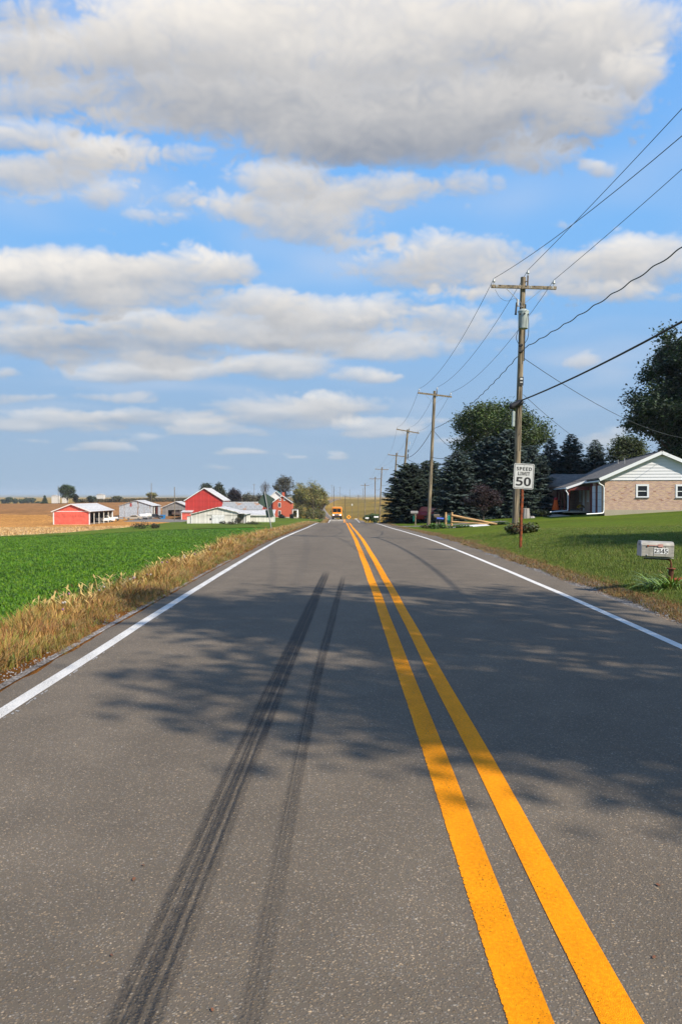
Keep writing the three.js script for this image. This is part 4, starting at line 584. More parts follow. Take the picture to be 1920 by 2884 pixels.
{ // fittings on the nearest pole
  const t = p1.group, y0 = 8.08;
  const tr = part('transformer', new THREE.LatheGeometry([[0, 0], [0.17, 0], [0.185, 0.02], [0.2, 0.62], [0.215, 0.64], [0.215, 0.68], [0.12, 0.75], [0, 0.76]].map((q) => new THREE.Vector2(...q)), 24).translate(-0.02, y0, 0.36), M.greyPaint, t, 'grey green transformer can');
  for (const a of [-0.9, 0, 0.9]) part('bushing', new THREE.CylinderGeometry(0.022, 0.03, 0.07, 8).rotateX(Math.PI / 2).translate(Math.sin(a) * 0.2 - 0.02, y0 + 0.54, 0.36 + Math.cos(a) * 0.22), M.black, tr);
  part('high_voltage_bushing', new THREE.LatheGeometry([[0, 0], [0.05, 0], [0.03, 0.04], [0.055, 0.06], [0.03, 0.1], [0.05, 0.12], [0.02, 0.16], [0.035, 0.2], [0, 0.34]].map((q) => new THREE.Vector2(...q)), 10).translate(-0.12, y0 + 0.72, 0.30), M.black, tr);
  for (const s of [-0.2, 0.14]) part('secondary_lead', tube([[s - 0.02, y0 + 0.54, 0.55], [s, y0 + 0.1, 0.6], [s * 1.3, y0 - 0.35, 0.3], [s * 0.6, y0 - 0.55, 0.14]], 0.011, 16, 5), M.black, tr);
  for (const yy of [0.5, 0.16]) part('mounting_bracket', box(0.12, 0.05, 0.2, 0, y0 + yy, 0.16), M.galv, t);
  const co = part('fuse_cutout', new THREE.LatheGeometry([[0, 0], [0.03, 0], [0.03, 0.05], [0.055, 0.07], [0.03, 0.11], [0.055, 0.14], [0.03, 0.18], [0.055, 0.21], [0.03, 0.25], [0.06, 0.27], [0, 0.28]].map((q) => new THREE.Vector2(...q)), 10).translate(-0.22, 8.98, 0.14), M.porcelain, t);
  part('fuse_tube', [limb(v3(-0.27, 9.12, 0.2), v3(-0.29, 8.72, 0.24), 0.03, 0.04), cyl(0.05, 0.03, 0.08, -0.295, 8.64, 0.24, 8)], M.black, co);
  part('cutout_bracket', box(0.24, 0.03, 0.04, -0.12, 9.0, 0.12), M.galv, co);
  part('jumper_wire', tube([[-1.1, 9.62, 0.12], [-0.9, 9.3, 0.15], [-0.62, 9.18, 0.15], [-0.35, 9.28, 0.15], [-0.24, 9.26, 0.14]], 0.006, 20, 4), M.wire, t);
  for (const [s, ch, x] of [[-1, 'A', -1.05], [0, 'B', 0.24], [1, 'C', 1.1]]) { const tag = part('phase_tag', box(0.075, 0.09, 0.006, x, 9.735, 0.2), M.signWhite, t); part('letter', text(ch, 0.06, 0.004).translate(x, 9.735, 0.204), M.black, tag); }
  const pl = part('number_plate', rbox(0.16, 0.34, 0.012, 0.03, 6.1, 0.142, 0.01), M.black, t, 'black plate with two pale marks');
  part('plate_mark', box(0.10, 0.07, 0.004, 0.03, 6.19, 0.151), M.signWhite, pl); part('plate_mark', box(0.10, 0.04, 0.004, 0.03, 6.06, 0.151), M.signWhite, pl);
  part('splice_case', new THREE.CapsuleGeometry(0.12, 0.36, 6, 14).rotateZ(Math.PI / 2).rotateZ(0.45).translate(-0.16, 5.18, 0.24), M.blackRubber, t, 'black cable splice bundle');
  part('terminal_box', rbox(0.11, 0.6, 0.12, -0.24, 4.62, 0.16, 0.03), M.greyPaint, t);
  part('ground_wire', tube([[0.06, 5.9, 0.142], [0.06, 5.2, 0.15], [0.02, 4.6, 0.15], [0.06, 4.2, 0.15], [0.0, 4.0, 0.14]], 0.008, 20, 4), M.black, t);
  part('conduit', cyl(0.028, 0.028, 2.2, 0.118, 6.9, 0.03, 8), M.blackRubber, t);
  part('rack', [box(0.14, 0.06, 0.12, -0.04, 7.5, 0.14), box(0.14, 0.06, 0.12, -0.04, 7.25, 0.14), box(0.1, 0.3, 0.05, -0.06, 7.36, 0.14)], M.black, t);
  for (const yy of [2.36, 2.25]) part('reflector', box(0.02, 0.03, 0.03, -0.136, yy, 0.03), M.signWhite, t);
  const t3 = p3.group; part('fuse_cutout', cyl(0.05, 0.05, 0.34, 0.3, 8.7, 0.1, 8), M.porcelain, t3); part('lightning_arrester', [cyl(0.05, 0.05, 0.3, 0.24, 7.9, 0.1, 8), cyl(0.05, 0.05, 0.5, 0.24, 7.2, 0.1, 8)], M.black, t3);
  const t4 = p4.group; part('fuse_cutout', cyl(0.05, 0.05, 0.34, 0.35, 8.4, 0.1, 8), M.porcelain, t4); part('lightning_arrester', cyl(0.08, 0.08, 1.2, 0.26, 6.6, 0.1, 8), M.black, t4);
}
const sagged = (a, b, sag, n = 14) => Array.from({ length: n + 1 }, (_, i) => { const q = i / n, p = a.clone().lerp(b, q); p.y -= sag * 4 * q * (1 - q); return p; });
function wire(name, label, spans, r, { mat = M.wire, group, seg = 16, rad = 5 } = {}) {
  const list = spans.map(([a, b, sag]) => new THREE.TubeGeometry(new THREE.CatmullRomCurve3(sagged(a, b, sag)), seg, r, rad));
  return single(name, list, mat, label, 'wire', group);
}
const line = [p1, p2, p3, p4, p5, p6, p7];
['left', 'middle', 'right'].forEach((nm, i) => {
  const near0 = [v3(7.25, 8.5, -3), v3(8.5, 11.2, -2.2), v3(9.62, 10.7, -2.2)][i];
  const spans = [[p1.phases[i], near0, [0.55, 0.25, 0.25][i]]];
  for (let k = 0; k < line.length - 1; k++) spans.push([line[k].phases[i], line[k + 1].phases[i], 0.75 - 0.05 * k]);
  wire('power_wire', `${nm} one of the three bare wires on top of the crossarms`, spans, 0.0095, { group: 'bare power wires on the crossarms' });
});
const twist = (a, b, sag, ph, amp = 0.02, turns = 22) => new THREE.TubeGeometry(new THREE.CatmullRomCurve3(Array.from({ length: turns * 6 + 1 }, (_, i) => { const q = i / (turns * 6), p = a.clone().lerp(b, q); p.y -= sag * 4 * q * (1 - q); p.x += amp * Math.cos(q * turns * 6.283 + ph); p.y += amp * Math.sin(q * turns * 6.283 + ph); return p; })), turns * 8, 0.016, 6);
{
  const a1 = p1.side(7.42, 0.16, 0.1), a2 = p2.side(7.45, -0.05, 0.15), a3 = p3.side(7.3, 0.1, 0.15), b0 = v3(8.9, 8.2, -2.2), spans = [[a1, b0, 0.35], [a1, a2, 0.5], [a2, a3, 0.5], [a3, p4.side(7.3), 0.5], [p4.side(7.3), p5.side(7.3), 0.5], [p5.side(7.3), p6.side(7.3), 0.5]];
  single('secondary_cable', spans.flatMap(([a, b, s], k) => (k < 2 ? [twist(a, b, s, 0)] : [tube(sagged(a, b, s), 0.022, 16, 5)])), M.wire, 'black twisted cable strung below the transformer', 'cable');
  const c1 = p1.side(5.35, 0.05, 0.2), c0 = v3(8.2, 6.6, -2.2), c2 = p2.side(5.4, 0, 0.16), c3 = p3.side(5.0, 0, 0.16), tel = [[c1, c0, 0.42], [c1, c2, 0.85], [c2, c3, 0.7], [c3, p4.side(5), 0.6], [p4.side(5), p5.side(5.2), 0.6], [p5.side(5.2), p6.side(5.2), 0.6], [p6.side(5.2), p7.side(5.2), 0.7]];
  single('telephone_cable', tel.map(([a, b, s], k) => tube(sagged(a, b, s), k < 1 ? 0.028 : 0.018, 18, 7)), M.blackRubber, 'thick black telephone cable, lowest of the lines on the poles', 'cable');
  const n1 = p1.side(7.0, 0.15, 0), hs = v3(26.2, 4.9, -68);
  wire('service_wire', 'upper thin wire running from the near pole toward the house', [[n1, v3(28.5, 6.1, -66), 0.8]], 0.013, { group: 'service wires to the house' });
  wire('service_wire', 'lower thin wire running from the near pole toward the house', [[p1.side(5.6, 0.15, 0), v3(29, 5.6, -84), 0.9]], 0.010, { group: 'service wires to the house' });
  wire('service_wire', 'short drop wire from the second pole into the trees', [[p2.side(7.3, 0.1, 0), v3(13.5, 6.2, -84), 0.8]], 0.016);
  wire('service_wire', 'drop wire from the third pole down into the dark spruce', [[p3.side(7.2, 0.1, 0), v3(10.6, 4.6, -88), 0.3]], 0.018);
  wire('far_wire', 'thin wire crossing from the hill road to the right poles', [[v3(-3.4, 4.6, -392), p7.side(6.4), 1.4]], 0.03);
}

// ---------------------------------------------------------------- speed limit sign
{
  const x = 5.40, d = 25, t = thing('speed_limit_sign', 'white SPEED LIMIT 50 sign on a rusty post beside the lawn', 'road sign', onLand(x, d, -0.25), 0);
  const gy = land(x, d), lean = 0.028; t.rotation.z = -lean;
  const uz = [[-0.022, -0.04], [0.022, -0.04], [0.022, -0.012], [0.044, 0.0], [0.044, 0.006], [0.014, 0.006], [0.014, -0.030], [-0.014, -0.030], [-0.014, 0.006], [-0.044, 0.006], [-0.044, 0.0], [-0.022, -0.012]];
  part('post', prism(uz, 2.76).rotateX(-Math.PI / 2).translate(0, 0, -0.036), M.rust, t, 'rusty channel post');
  const yc = 2.46 + 0.0, w = 0.61, h = 0.762, rr = 0.045;
  const sh = (w, h, r) => { const s = new THREE.Shape(); s.moveTo(-w / 2 + r, -h / 2); s.lineTo(w / 2 - r, -h / 2); s.absarc(w / 2 - r, -h / 2 + r, r, -Math.PI / 2, 0); s.lineTo(w / 2, h / 2 - r); s.absarc(w / 2 - r, h / 2 - r, r, 0, Math.PI / 2); s.lineTo(-w / 2 + r, h / 2); s.absarc(-w / 2 + r, h / 2 - r, r, Math.PI / 2, Math.PI); s.lineTo(-w / 2, -h / 2 + r); s.absarc(-w / 2 + r, -h / 2 + r, r, Math.PI, Math.PI * 1.5); return s; };
  const pl = new THREE.Group(); 
  const panel = part('panel', new THREE.ExtrudeGeometry(sh(w, h, rr), { depth: 0.004, bevelEnabled: false }).translate(0.02, yc, 0.01), M.signWhite, t); panel.rotation.z = 0; 
  const ring = sh(w - 0.036, h - 0.036, rr - 0.012); ring.holes.push(new THREE.Path(sh(w - 0.064, h - 0.064, rr - 0.022).getPoints(12)));
  part('border', new THREE.ExtrudeGeometry(ring, { depth: 0.002, bevelEnabled: false }).translate(0.02, yc, 0.0152), M.black, panel);
  part('word_speed', text('SPEED', 0.104, 0.002, 0.46, font).translate(0.02, yc + 0.222, 0.0152), M.black, panel);
  part('word_limit', text('LIMIT', 0.104, 0.002, 0.36, font).translate(0.02, yc + 0.078, 0.0152), M.black, panel);
  part('number_50', text('50', 0.26, 0.002, 0.45, font).translate(0.02, yc - 0.158, 0.0152), M.black, panel);
  for (const s of [1, -1]) part('bolt', new THREE.CylinderGeometry(0.012, 0.012, 0.008, 8).rotateX(Math.PI / 2).translate(0.02, yc + s * 0.318, 0.018), M.galv, panel);
  panel.rotation.z = -0.03; panel.position.set(-0.03 * yc, 0, 0);
}
// ---------------------------------------------------------------- back of the diamond warning sign on the left
{
  const x = lat(769, 52), d = 52, t = thing('warning_sign', 'back of a leaning diamond warning sign with a plate below, left roadside', 'road sign', onLand(x, d, -0.3), 0); t.rotation.z = 0.185;
  part('post', [cyl(0.035, 0.035, 2.95, 0, 0, 0, 8)], M.galv, t);
  const s = 0.76 / 2, sh = new THREE.Shape(); const r = 0.05; sh.moveTo(-s + r, -s); sh.lineTo(s - r, -s); sh.absarc(s - r, -s + r, r, -Math.PI / 2, 0); sh.lineTo(s, s - r); sh.absarc(s - r, s - r, r, 0, Math.PI / 2); sh.lineTo(-s + r, s); sh.absarc(-s + r, s - r, r, Math.PI / 2, Math.PI); sh.lineTo(-s, -s + r); sh.absarc(-s + r, -s + r, r, Math.PI, Math.PI * 1.5);
  part('diamond_panel', new THREE.ExtrudeGeometry(sh, { depth: 0.006, bevelEnabled: false }).rotateZ(Math.PI / 4 + 0.05).translate(0, 2.36, -0.05), M.signBack, t);
  part('lower_plate', rbox(0.46, 0.48, 0.006, 0.06, 1.55, -0.05, 0.003), M.signBack, t);
  for (const y of [2.7, 2.1, 1.68, 1.42]) part('bolt', new THREE.CylinderGeometry(0.02, 0.02, 0.02, 6).rotateX(Math.PI / 2).translate(0, y, 0.035), M.galv, t);
}
// ---------------------------------------------------------------- orange crossroad sign far ahead
{
  const d = 300, x = lat(982, d), gy = land(x, d), t = thing('crossroad_sign', 'orange diamond crossroad sign right of the bus', 'road sign', [x, gy - 0.2, -d]);
  const yc = 1.65 - (1456 - 1395) * d / F - gy + 0.2; part('post', cyl(0.05, 0.05, yc + 0.3, 0, 0, -0.06, 6), M.galv, t);
  const pn = part('panel', box(1.2, 1.2, 0.02).rotateZ(Math.PI / 4).translate(0, yc, 0), M.signOrange, t); part('cross_symbol', [box(0.72, 0.2, 0.01, 0, yc, 0.016), box(0.2, 0.72, 0.012, 0, yc, 0.017)], M.black, pn);
  const d2 = 292, x2 = lat(1002, d2), t2 = thing('marker_board', 'small white board standing right of the orange sign', 'marker', onLand(x2, d2)); const h2 = 1.65 - (1463 - 1395) * d2 / F - land(x2, d2); part('board', box(0.85, 0.4, 0.05, 0, Math.max(0.35, h2), 0), M.whitePaint, t2); part('leg', cyl(0.05, 0.05, Math.max(0.2, h2), 0, -0.1, -0.06, 6), M.galv, t2);
  const d3 = 300, x3 = lat(991, d3), t3 = thing('marker_post', 'thin pale post with a white cap right of the orange sign', 'post', onLand(x3, d3, -0.2)); part('post', cyl(0.09, 0.08, 5.8, 0, 0, 0, 7), M.pole, t3); part('cap', [cyl(0.16, 0.2, 0.5, 0, 5.4, 0, 8), cyl(0.2, 0.02, 0.25, 0, 5.9, 0, 8)], M.whitePaint, t3);
}
// ---------------------------------------------------------------- mailboxes
{
  const x = 5.50, d = 14, t = thing('mailbox', 'grey 2345 mailbox on a rusty pipe post among strappy plants', 'mailbox', onLand(x, d, -0.05), -0.07);
  t.scale.setScalar(0.92); const W = 0.25, Hh = 0.175, R2 = 0.085, L = 0.56, sh = new THREE.Shape();       // end view: flat sides, low rounded top
  sh.moveTo(-W / 2, 0); sh.lineTo(W / 2, 0); sh.lineTo(W / 2, Hh); sh.quadraticCurveTo(W / 2, Hh + 0.075, 0.045, Hh + R2); sh.lineTo(-0.045, Hh + R2); sh.quadraticCurveTo(-W / 2, Hh + 0.075, -W / 2, Hh);
  const base = 0.62;
  const bodyG = new THREE.ExtrudeGeometry(sh, { depth: L, bevelEnabled: true, bevelSize: 0.006, bevelThickness: 0.006, bevelSegments: 2, curveSegments: 8 }).rotateY(-Math.PI / 2).translate(0.05, base, 0);
  const tilt = -0.035, body = part('box', bodyG, M.mailbox, t); body.rotation.z = tilt;
  const door = part('door', new THREE.ExtrudeGeometry(sh, { depth: 0.012, bevelEnabled: true, bevelSize: 0.012, bevelThickness: 0.004, bevelSegments: 2, curveSegments: 8 }).rotateY(-Math.PI / 2).translate(0.05 - L - 0.006, base - 0.003, 0), M.galv, body);
  part('handle', [box(0.02, 0.03, 0.05, 0.05 - L - 0.03, base + 0.2, 0)], M.galv, door);
  part('seam', [box(0.004, Hh + 0.004, 0.004, -0.10, base + Hh / 2, W / 2 + 0.007), box(0.005, Hh + 0.02, 0.004, -0.305, base + Hh / 2, W / 2 + 0.007), box(L + 0.01, 0.005, 0.005, 0.05 - L / 2, base + Hh + 0.006, W / 2 + 0.006)], M.black, body);
  const num = part('number_sticker', box(0.25, 0.104, 0.002, -0.174, base + 0.093, W / 2 + 0.0085), M.whitePaint, body);
  part('digits_2345', text('2345', 0.08, 0.0015, 0.235).translate(-0.174, base + 0.093, W / 2 + 0.0098), M.black, num);
  const fl = part('flag', [box(0.2, 0.012, 0.006, -0.30, base + Hh + 0.015, W / 2 + 0.018).rotateZ(0), box(0.085, 0.055, 0.006, -0.19, base + Hh + 0.016, W / 2 + 0.018)], M.flagRed, body, 'faded red signal flag lying flat'); part('pivot', new THREE.CylinderGeometry(0.018, 0.018, 0.012, 10).rotateX(Math.PI / 2).translate(-0.415, base + Hh + 0.005, W / 2 + 0.016), M.rust, fl);
  part('latch', new THREE.SphereGeometry(0.016, 8, 6).translate(-0.425, base + 0.01, W / 2 + 0.01), M.galv, body);
  part('shelf', [rbox(0.50, 0.018, 0.2, -0.18, base - 0.035, 0, 0.006)], M.mailbox, body); part('shelf_edge', box(0.42, 0.02, 0.02, -0.25, base - 0.058, 0.07), M.black, body);
  const pp = part('bent_pipe', new THREE.TubeGeometry(new THREE.CatmullRomCurve3([v3(-0.12, base - 0.055, 0.02), v3(-0.02, base - 0.056, 0.02), v3(0.045, base - 0.08, 0.02), v3(0.065, base - 0.14, 0.02), v3(0.066, base - 0.24, 0.02)]), 24, 0.017, 10), M.rustBrown, t);
  part('post', new THREE.LatheGeometry([[0, -0.12], [0.05, -0.12], [0.05, 0.10], [0.056, 0.11], [0.056, 0.125], [0.048, 0.13], [0.048, 0.15], [0.06, 0.16], [0.062, 0.22], [0.048, 0.235], [0.045, 0.375], [0.078, 0.378], [0.08, 0.40], [0.03, 0.405], [0, 0.405]].map((q) => new THREE.Vector2(...q)), 20).translate(0.066, 0, 0.02), M.rustBrown, t, 'rusty flanged pipe post');
  part('side_outlet', [new THREE.CylinderGeometry(0.03, 0.036, 0.14, 12).rotateZ(Math.PI / 2).translate(0.18, 0.19, 0.02), new THREE.CylinderGeometry(0.02, 0.02, 0.12, 10).rotateZ(Math.PI / 2).translate(0.27, 0.195, 0.02)], M.rust, t);
}
function postBox(name, label, x, d, { post = M.pole, boxMat = M.mailbox, h = 1.05, w = 0.5, turn = 0 } = {}) {
  const t = thing(name, label, 'mailbox', onLand(x, d, -0.1), turn), sh = new THREE.Shape(); sh.moveTo(-0.09, 0); sh.lineTo(0.09, 0); sh.lineTo(0.09, 0.14); sh.absarc(0, 0.14, 0.09, 0, Math.PI); sh.lineTo(-0.09, 0);
  part('post', box(0.11, h, 0.11, 0.05, h / 2, 0), post, t); part('arm', box(0.42, 0.06, 0.1, -0.02, h + 0.03, 0), post, t);
  const b = part('box', new THREE.ExtrudeGeometry(sh, { depth: w, bevelEnabled: false }).rotateY(-Math.PI / 2).translate(w / 2 - 0.05, h + 0.065, 0), boxMat, t); part('door', new THREE.ExtrudeGeometry(sh, { depth: 0.012, bevelEnabled: false }).rotateY(-Math.PI / 2).translate(-w / 2 - 0.055, h + 0.064, 0), M.galv, b); return t;
}
{ const a = postBox('roadside_mailbox', 'weathered mailbox on a grey post with a green address strip, near the second pole', lat(1168, 72), 72, { boxMat: M.barnGrey, h: 1.12, w: 0.62 }); part('address_strip', box(0.06, 0.5, 0.015, -0.12, 0.75, 0.075), M.teal, a); }
postBox('roadside_mailbox', 'dark red mailbox under the low boughs of the roadside spruce', lat(1088, 112), 112, { post: M.maroon, boxMat: M.tan, h: 0.95 });
postBox('roadside_mailbox', 'white and dark mailbox at the foot of the fifth pole', lat(1060, 132), 132, { post: M.black, boxMat: M.whitePaint, h: 1.0, w: 0.7 });
postBox('roadside_mailbox', 'farthest small white mailbox on the right roadside', lat(1034, 150), 150, { post: M.darkWood, boxMat: M.whitePaint, h: 0.95, w: 0.62 });
{ const t = thing('newspaper_box', 'brown mailbox on two legs with a blue newspaper tube', 'mailbox', onLand(lat(1234, 58.6), 58.6, -0.1));
  part('leg', box(0.10, 0.95, 0.1, -0.14, 0.47, 0).rotateZ(-0.04), M.darkWood, t); part('leg', box(0.10, 0.95, 0.1, 0.06, 0.47, 0), M.darkWood, t); part('shelf', box(0.5, 0.05, 0.34, -0.06, 0.96, 0), M.darkWood, t);
  const nb = part('newspaper_tube', [new THREE.CylinderGeometry(0.10, 0.10, 0.5, 10, 1, true).rotateZ(Math.PI / 2).scale(1, 0.8, 1).translate(0.06, 0.84, 0.14).rotateZ(-0.06)], M.paperBlue, t); part('box', rbox(0.44, 0.16, 0.2, -0.14, 1.07, 0, 0.04), M.darkWood, t); }

// ---------------------------------------------------------------- broken rail fence, stone pad
{
  const d = 57.5, t = thing('rail_fence', 'short split rail fence of new yellow wood, its rails fallen to one side', 'fence', onLand(lat(1262, d), d, -0.2));
  const post = (x, z, h, tilt = 0) => part('post', cyl(0.085, 0.075, h, x, 0, z, 8).rotateZ(tilt), M.newWood, t);
  post(-0.14, -0.4, 1.34, 0.0); post(0.16, 0.4, 1.36, -0.02);
  const rail = (a, b, r) => part('rail', limb(v3(...a), v3(...b), r, r * 0.9, 7), M.newWood, t);
  const far = land(lat(1396, d), d) - land(lat(1262, d), d) + 0.2; rail([0.15, 1.14, 0.44], [3.3, far + 0.11, 0.3], 0.085); rail([0.15, 0.70, 0.46], [2.7, far + 0.13, 0.46], 0.055); rail([0.15, 0.68, 0.36], [2.75, far + 0.20, 0.2], 0.05);
  const s = thing('address_sign', 'green address sign hung between the two fence posts', 'sign', onLand(lat(1262, d), d, -0.2)); part('plate', rbox(0.17, 0.5, 0.03, 0.03, 0.86, 0.05, 0.02), M.teal, s); part('edge', box(0.02, 0.44, 0.02, -0.075, 0.86, 0.07), M.whitePaint, s); part('hanger', box(0.22, 0.02, 0.04, 0.0, 1.12, 0.02), M.galv, s); part('stake', box(0.03, 0.75, 0.03, 0.03, 0.32, 0.02), M.galv, s);
  const g = sheet(range(0, 1, 14), range(0, 1, 10), (q) => q, () => 0, 1), p = g.attributes.position; for (let i = 0; i < p.count; i++) { const q = p.getX(i), r = -p.getZ(i), x = lat(1266, 57) + q * 2.75 + 0.12 * noise(r * 4, 1.5), dd = 56.7 + r * 1.7 + 0.15 * noise(q * 6, 3.5); p.setXYZ(i, x, land(x, dd) + 0.05 + 0.11 * sstep(0, 0.12, q) * sstep(0, 0.15, r) * (1 - sstep(0.88, 1, r)) * (1 - sstep(0.9, 1, q)) + 0.02 * noise(q * 8, r * 6), -dd); } g.computeVertexNormals();
  single('stone_pad', g, M.stone, 'pale white stone bed under the fallen fence rails', 'stone bed');
}
{ const d = 72.5, t = thing('tree_stump', 'weathered flat stump board standing behind the sign post', 'stump', onLand(lat(1478, d), d, -0.1)); part('stump', [new THREE.CylinderGeometry(0.36, 0.46, 1.0, 12).translate(0, 0.5, 0), new THREE.CylinderGeometry(0.2, 0.45, 0.35, 8).translate(0.55, 0.17, 0.1)], M.barnGrey, t); part('cut_face', new THREE.CylinderGeometry(0.345, 0.345, 0.02, 12).translate(0, 1.005, 0), M.tan, t); }

// ---------------------------------------------------------------- brick ranch house on the right
{
  const t = thing('ranch_house', 'low tan brick house with white gable siding and grey shingled roof', 'house', [20.3, land(22, 64) + 0.02, -64], -0.169);
  const W = 8.2, ridge = 4.74, eave = 2.72, sl = (ridge - eave) / 4.5, wallH = 2.62, roofY = (x) => ridge - Math.abs(x - W / 2) * sl;
  const hole = (x, y, w, h) => new THREE.Path([[x, y], [x, y + h], [x + w, y + h], [x + w, y]].map((q) => new THREE.Vector2(...q)));
  const front = new THREE.Shape([[0, 0], [W, 0], [W, wallH], [0, wallH]].map((q) => new THREE.Vector2(...q))), wins = [[2.36, 1.33, 0.82, 0.93], [5.24, 1.31, 0.82, 0.93]];
  for (const w of wins) front.holes.push(hole(...w));
  part('gable_wall', metric(new THREE.ExtrudeGeometry(front, { depth: 0.2, bevelEnabled: false }).translate(0, 0, -0.2)), M.brick, t);
  part('foundation', box(W + 0.03, 0.46, 0.03, W / 2, 0.13, 0.004), M.concrete, t);
  part('right_wall', box(0.2, wallH, 30, W - 0.1, wallH / 2, -15.2), M.brick, t);
  part('back_wall', box(W - 0.2, wallH, 0.2, W / 2, wallH / 2, -30.1), M.brick, t);
  part('garage_wall', box(0.2, wallH, 8, 0.1, wallH / 2, -4.2), M.brick, t);
  part('porch_wall', box(0.2, wallH, 22, 0.1, wallH / 2, -19.2), M.brick, t);
  for (const [x, y, w, h] of wins) {
    const win = part('window', [box(w, 0.07, 0.1, x + w / 2, y + 0.035, -0.02), box(w, 0.07, 0.1, x + w / 2, y + h - 0.035, -0.02), box(0.07, h - 0.14, 0.1, x + 0.035, y + h / 2, -0.02), box(0.07, h - 0.14, 0.1, x + w - 0.035, y + h / 2, -0.02)], M.trimWhite, t);
    part('meeting_rail', box(w - 0.14, 0.05, 0.07, x + w / 2, y + h / 2, -0.04), M.trimWhite, win); part('pane', box(w - 0.14, h / 2 - 0.09, 0.01, x + w / 2, y + h * 0.27, -0.075), M.glass, win); part('pane', box(w - 0.14, h / 2 - 0.09, 0.01, x + w / 2, y + h * 0.73, -0.06), M.glass, win);
    part('outer_trim', [box(w + 0.14, 0.07, 0.03, x + w / 2, y + h + 0.035, 0.016), box(0.07, h, 0.03, x - 0.035, y + h / 2, 0.016), box(0.07, h, 0.03, x + w + 0.035, y + h / 2, 0.016)], M.siding, win); part('sill', box(w + 0.16, 0.06, 0.1, x + w / 2, y - 0.03, 0.03), M.galv, win);
  }
  part('gable_backing', prism([[-0.3, wallH + 0.012], [W + 0.3, wallH + 0.012], [W / 2, ridge - 0.25]], 0.1, -0.12), M.siding, t);
  for (let y = wallH + 0.02; y < ridge - 0.32; y += 0.235) {   // each siding board
    const y1 = Math.min(y + 0.228, ridge - 0.2), h0 = (ridge - 0.14 - y) / sl, h1 = Math.max(0.02, (ridge - 0.14 - y1) / sl), c = W / 2, g = prism([[c - h0, y], [c + h0, y], [c + h1, y1], [c - h1, y1]], 0.014, 0.002), p = g.attributes.position;
    for (let i = 0; i < p.count; i++) p.setZ(i, p.getZ(i) + (y1 - p.getY(i)) * 0.14); g.computeVertexNormals(); part('siding_board', g, M.siding, t);
  }
  const slope = (x0, x1, z0, z1, yAt, th = 0.12) => { const a = yAt(x0), b = yAt(x1), L = Math.hypot(x1 - x0, b - a), g = new THREE.BoxGeometry(L, th, z0 - z1); metric(g); const uv = g.attributes.uv; for (let i = 0; i < uv.count; i++) uv.setXY(i, uv.getY(i), uv.getX(i)); return g.rotateZ(Math.atan2(b - a, x1 - x0)).translate((x0 + x1) / 2, (a + b) / 2 + th / 2, (z0 + z1) / 2); };
  part('roof_slope', slope(-0.42, W / 2 - 0.01, 0.38, -30.5, roofY), M.shingle, t); part('roof_slope', slope(W / 2 + 0.01, W + 0.42, 0.38, -30.5, roofY), M.shingle, t);
  part('ridge_cap', box(0.24, 0.05, 30.8, W / 2, ridge + 0.12, -15.05), M.shingle, t);
  for (const [a, b] of [[-0.44, W / 2], [W + 0.44, W / 2]]) part('rake_board', bar([a, roofY(a) - 0.02, 0.395], [b, roofY(b) - 0.02 + 0.0, 0.395], 0.03, 0.24), M.trimWhite, t);
  part('soffit', [bar([-0.4, roofY(-0.4) - 0.05, 0.19], [W / 2 - 0.02, ridge - 0.05, 0.19], 0.36, 0.02), bar([W + 0.4, roofY(W + 0.4) - 0.05, 0.19], [W / 2 + 0.02, ridge - 0.05, 0.19], 0.36, 0.02)], M.siding, t);
  part('gutter', rbox(0.13, 0.12, 8.1, -0.5, eave - 0.16, -3.75, 0.03), M.trimWhite, t);
  part('downspout', new THREE.TubeGeometry(new THREE.CatmullRomCurve3([[-0.48, eave - 0.2, 0.28], [-0.44, eave - 0.34, 0.26], [-0.12, eave - 0.52, 0.12], [-0.08, eave - 0.7, 0.1], [-0.08, 1.2, 0.1], [-0.08, 0.3, 0.1], [-0.14, 0.12, 0.16], [-0.6, 0.08, 0.5], [-1.5, 0.05, 1.2]].map((q) => v3(...q)), false, 'catmullrom', 0.1), 40, 0.045, 6), M.trimWhite, t);
  // garage doors between red brick columns
  for (const z of [-2.2, -5.6]) { const dr = part('garage_door', box(0.06, 2.25, 2.5, -0.05, 1.13, z), M.siding, t); for (let k = 1; k < 4; k++) part('panel_seam', box(0.02, 0.02, 2.4, -0.085, 0.02 + k * 0.56, z), M.galv, dr); }
  for (const z of [-0.55, -3.92, -7.4]) part('column', box(0.14, 2.5, z === -0.55 ? 0.5 : 0.75, -0.075, 1.25, z), z === -0.55 ? M.brick : M.redWood, t);
  // porch
  const py = (x) => roofY(-0.42) + (x + 0.42) * 0.36;
  part('porch_roof', slope(-2.1, -0.44, -7.9, -20.4, py, 0.1), M.shingle, t); part('porch_rake', bar([-2.12, py(-2.12) - 0.02, -7.88], [-0.42, py(-0.42) - 0.02, -7.88], 0.03, 0.18), M.trimWhite, t);
  part('porch_beam', [box(0.14, 0.22, 12.2, -1.85, 1.93, -14.1), box(1.7, 0.34, 0.08, -1.0, 2.08, -8.02)], M.redWood, t); part('porch_gutter', rbox(0.12, 0.11, 12.4, -2.17, py(-2.1) - 0.02, -14.1, 0.03), M.trimWhite, t);
  for (const z of [-8.2, -12.4, -16.4, -19.8]) part('porch_post', box(0.13, 1.86, 0.13, -1.85, 0.92, z), M.redWood, t);
  part('porch_floor', box(2.3, 0.09, 12.4, -1.14, 0.02, -14.2), M.concrete, t);
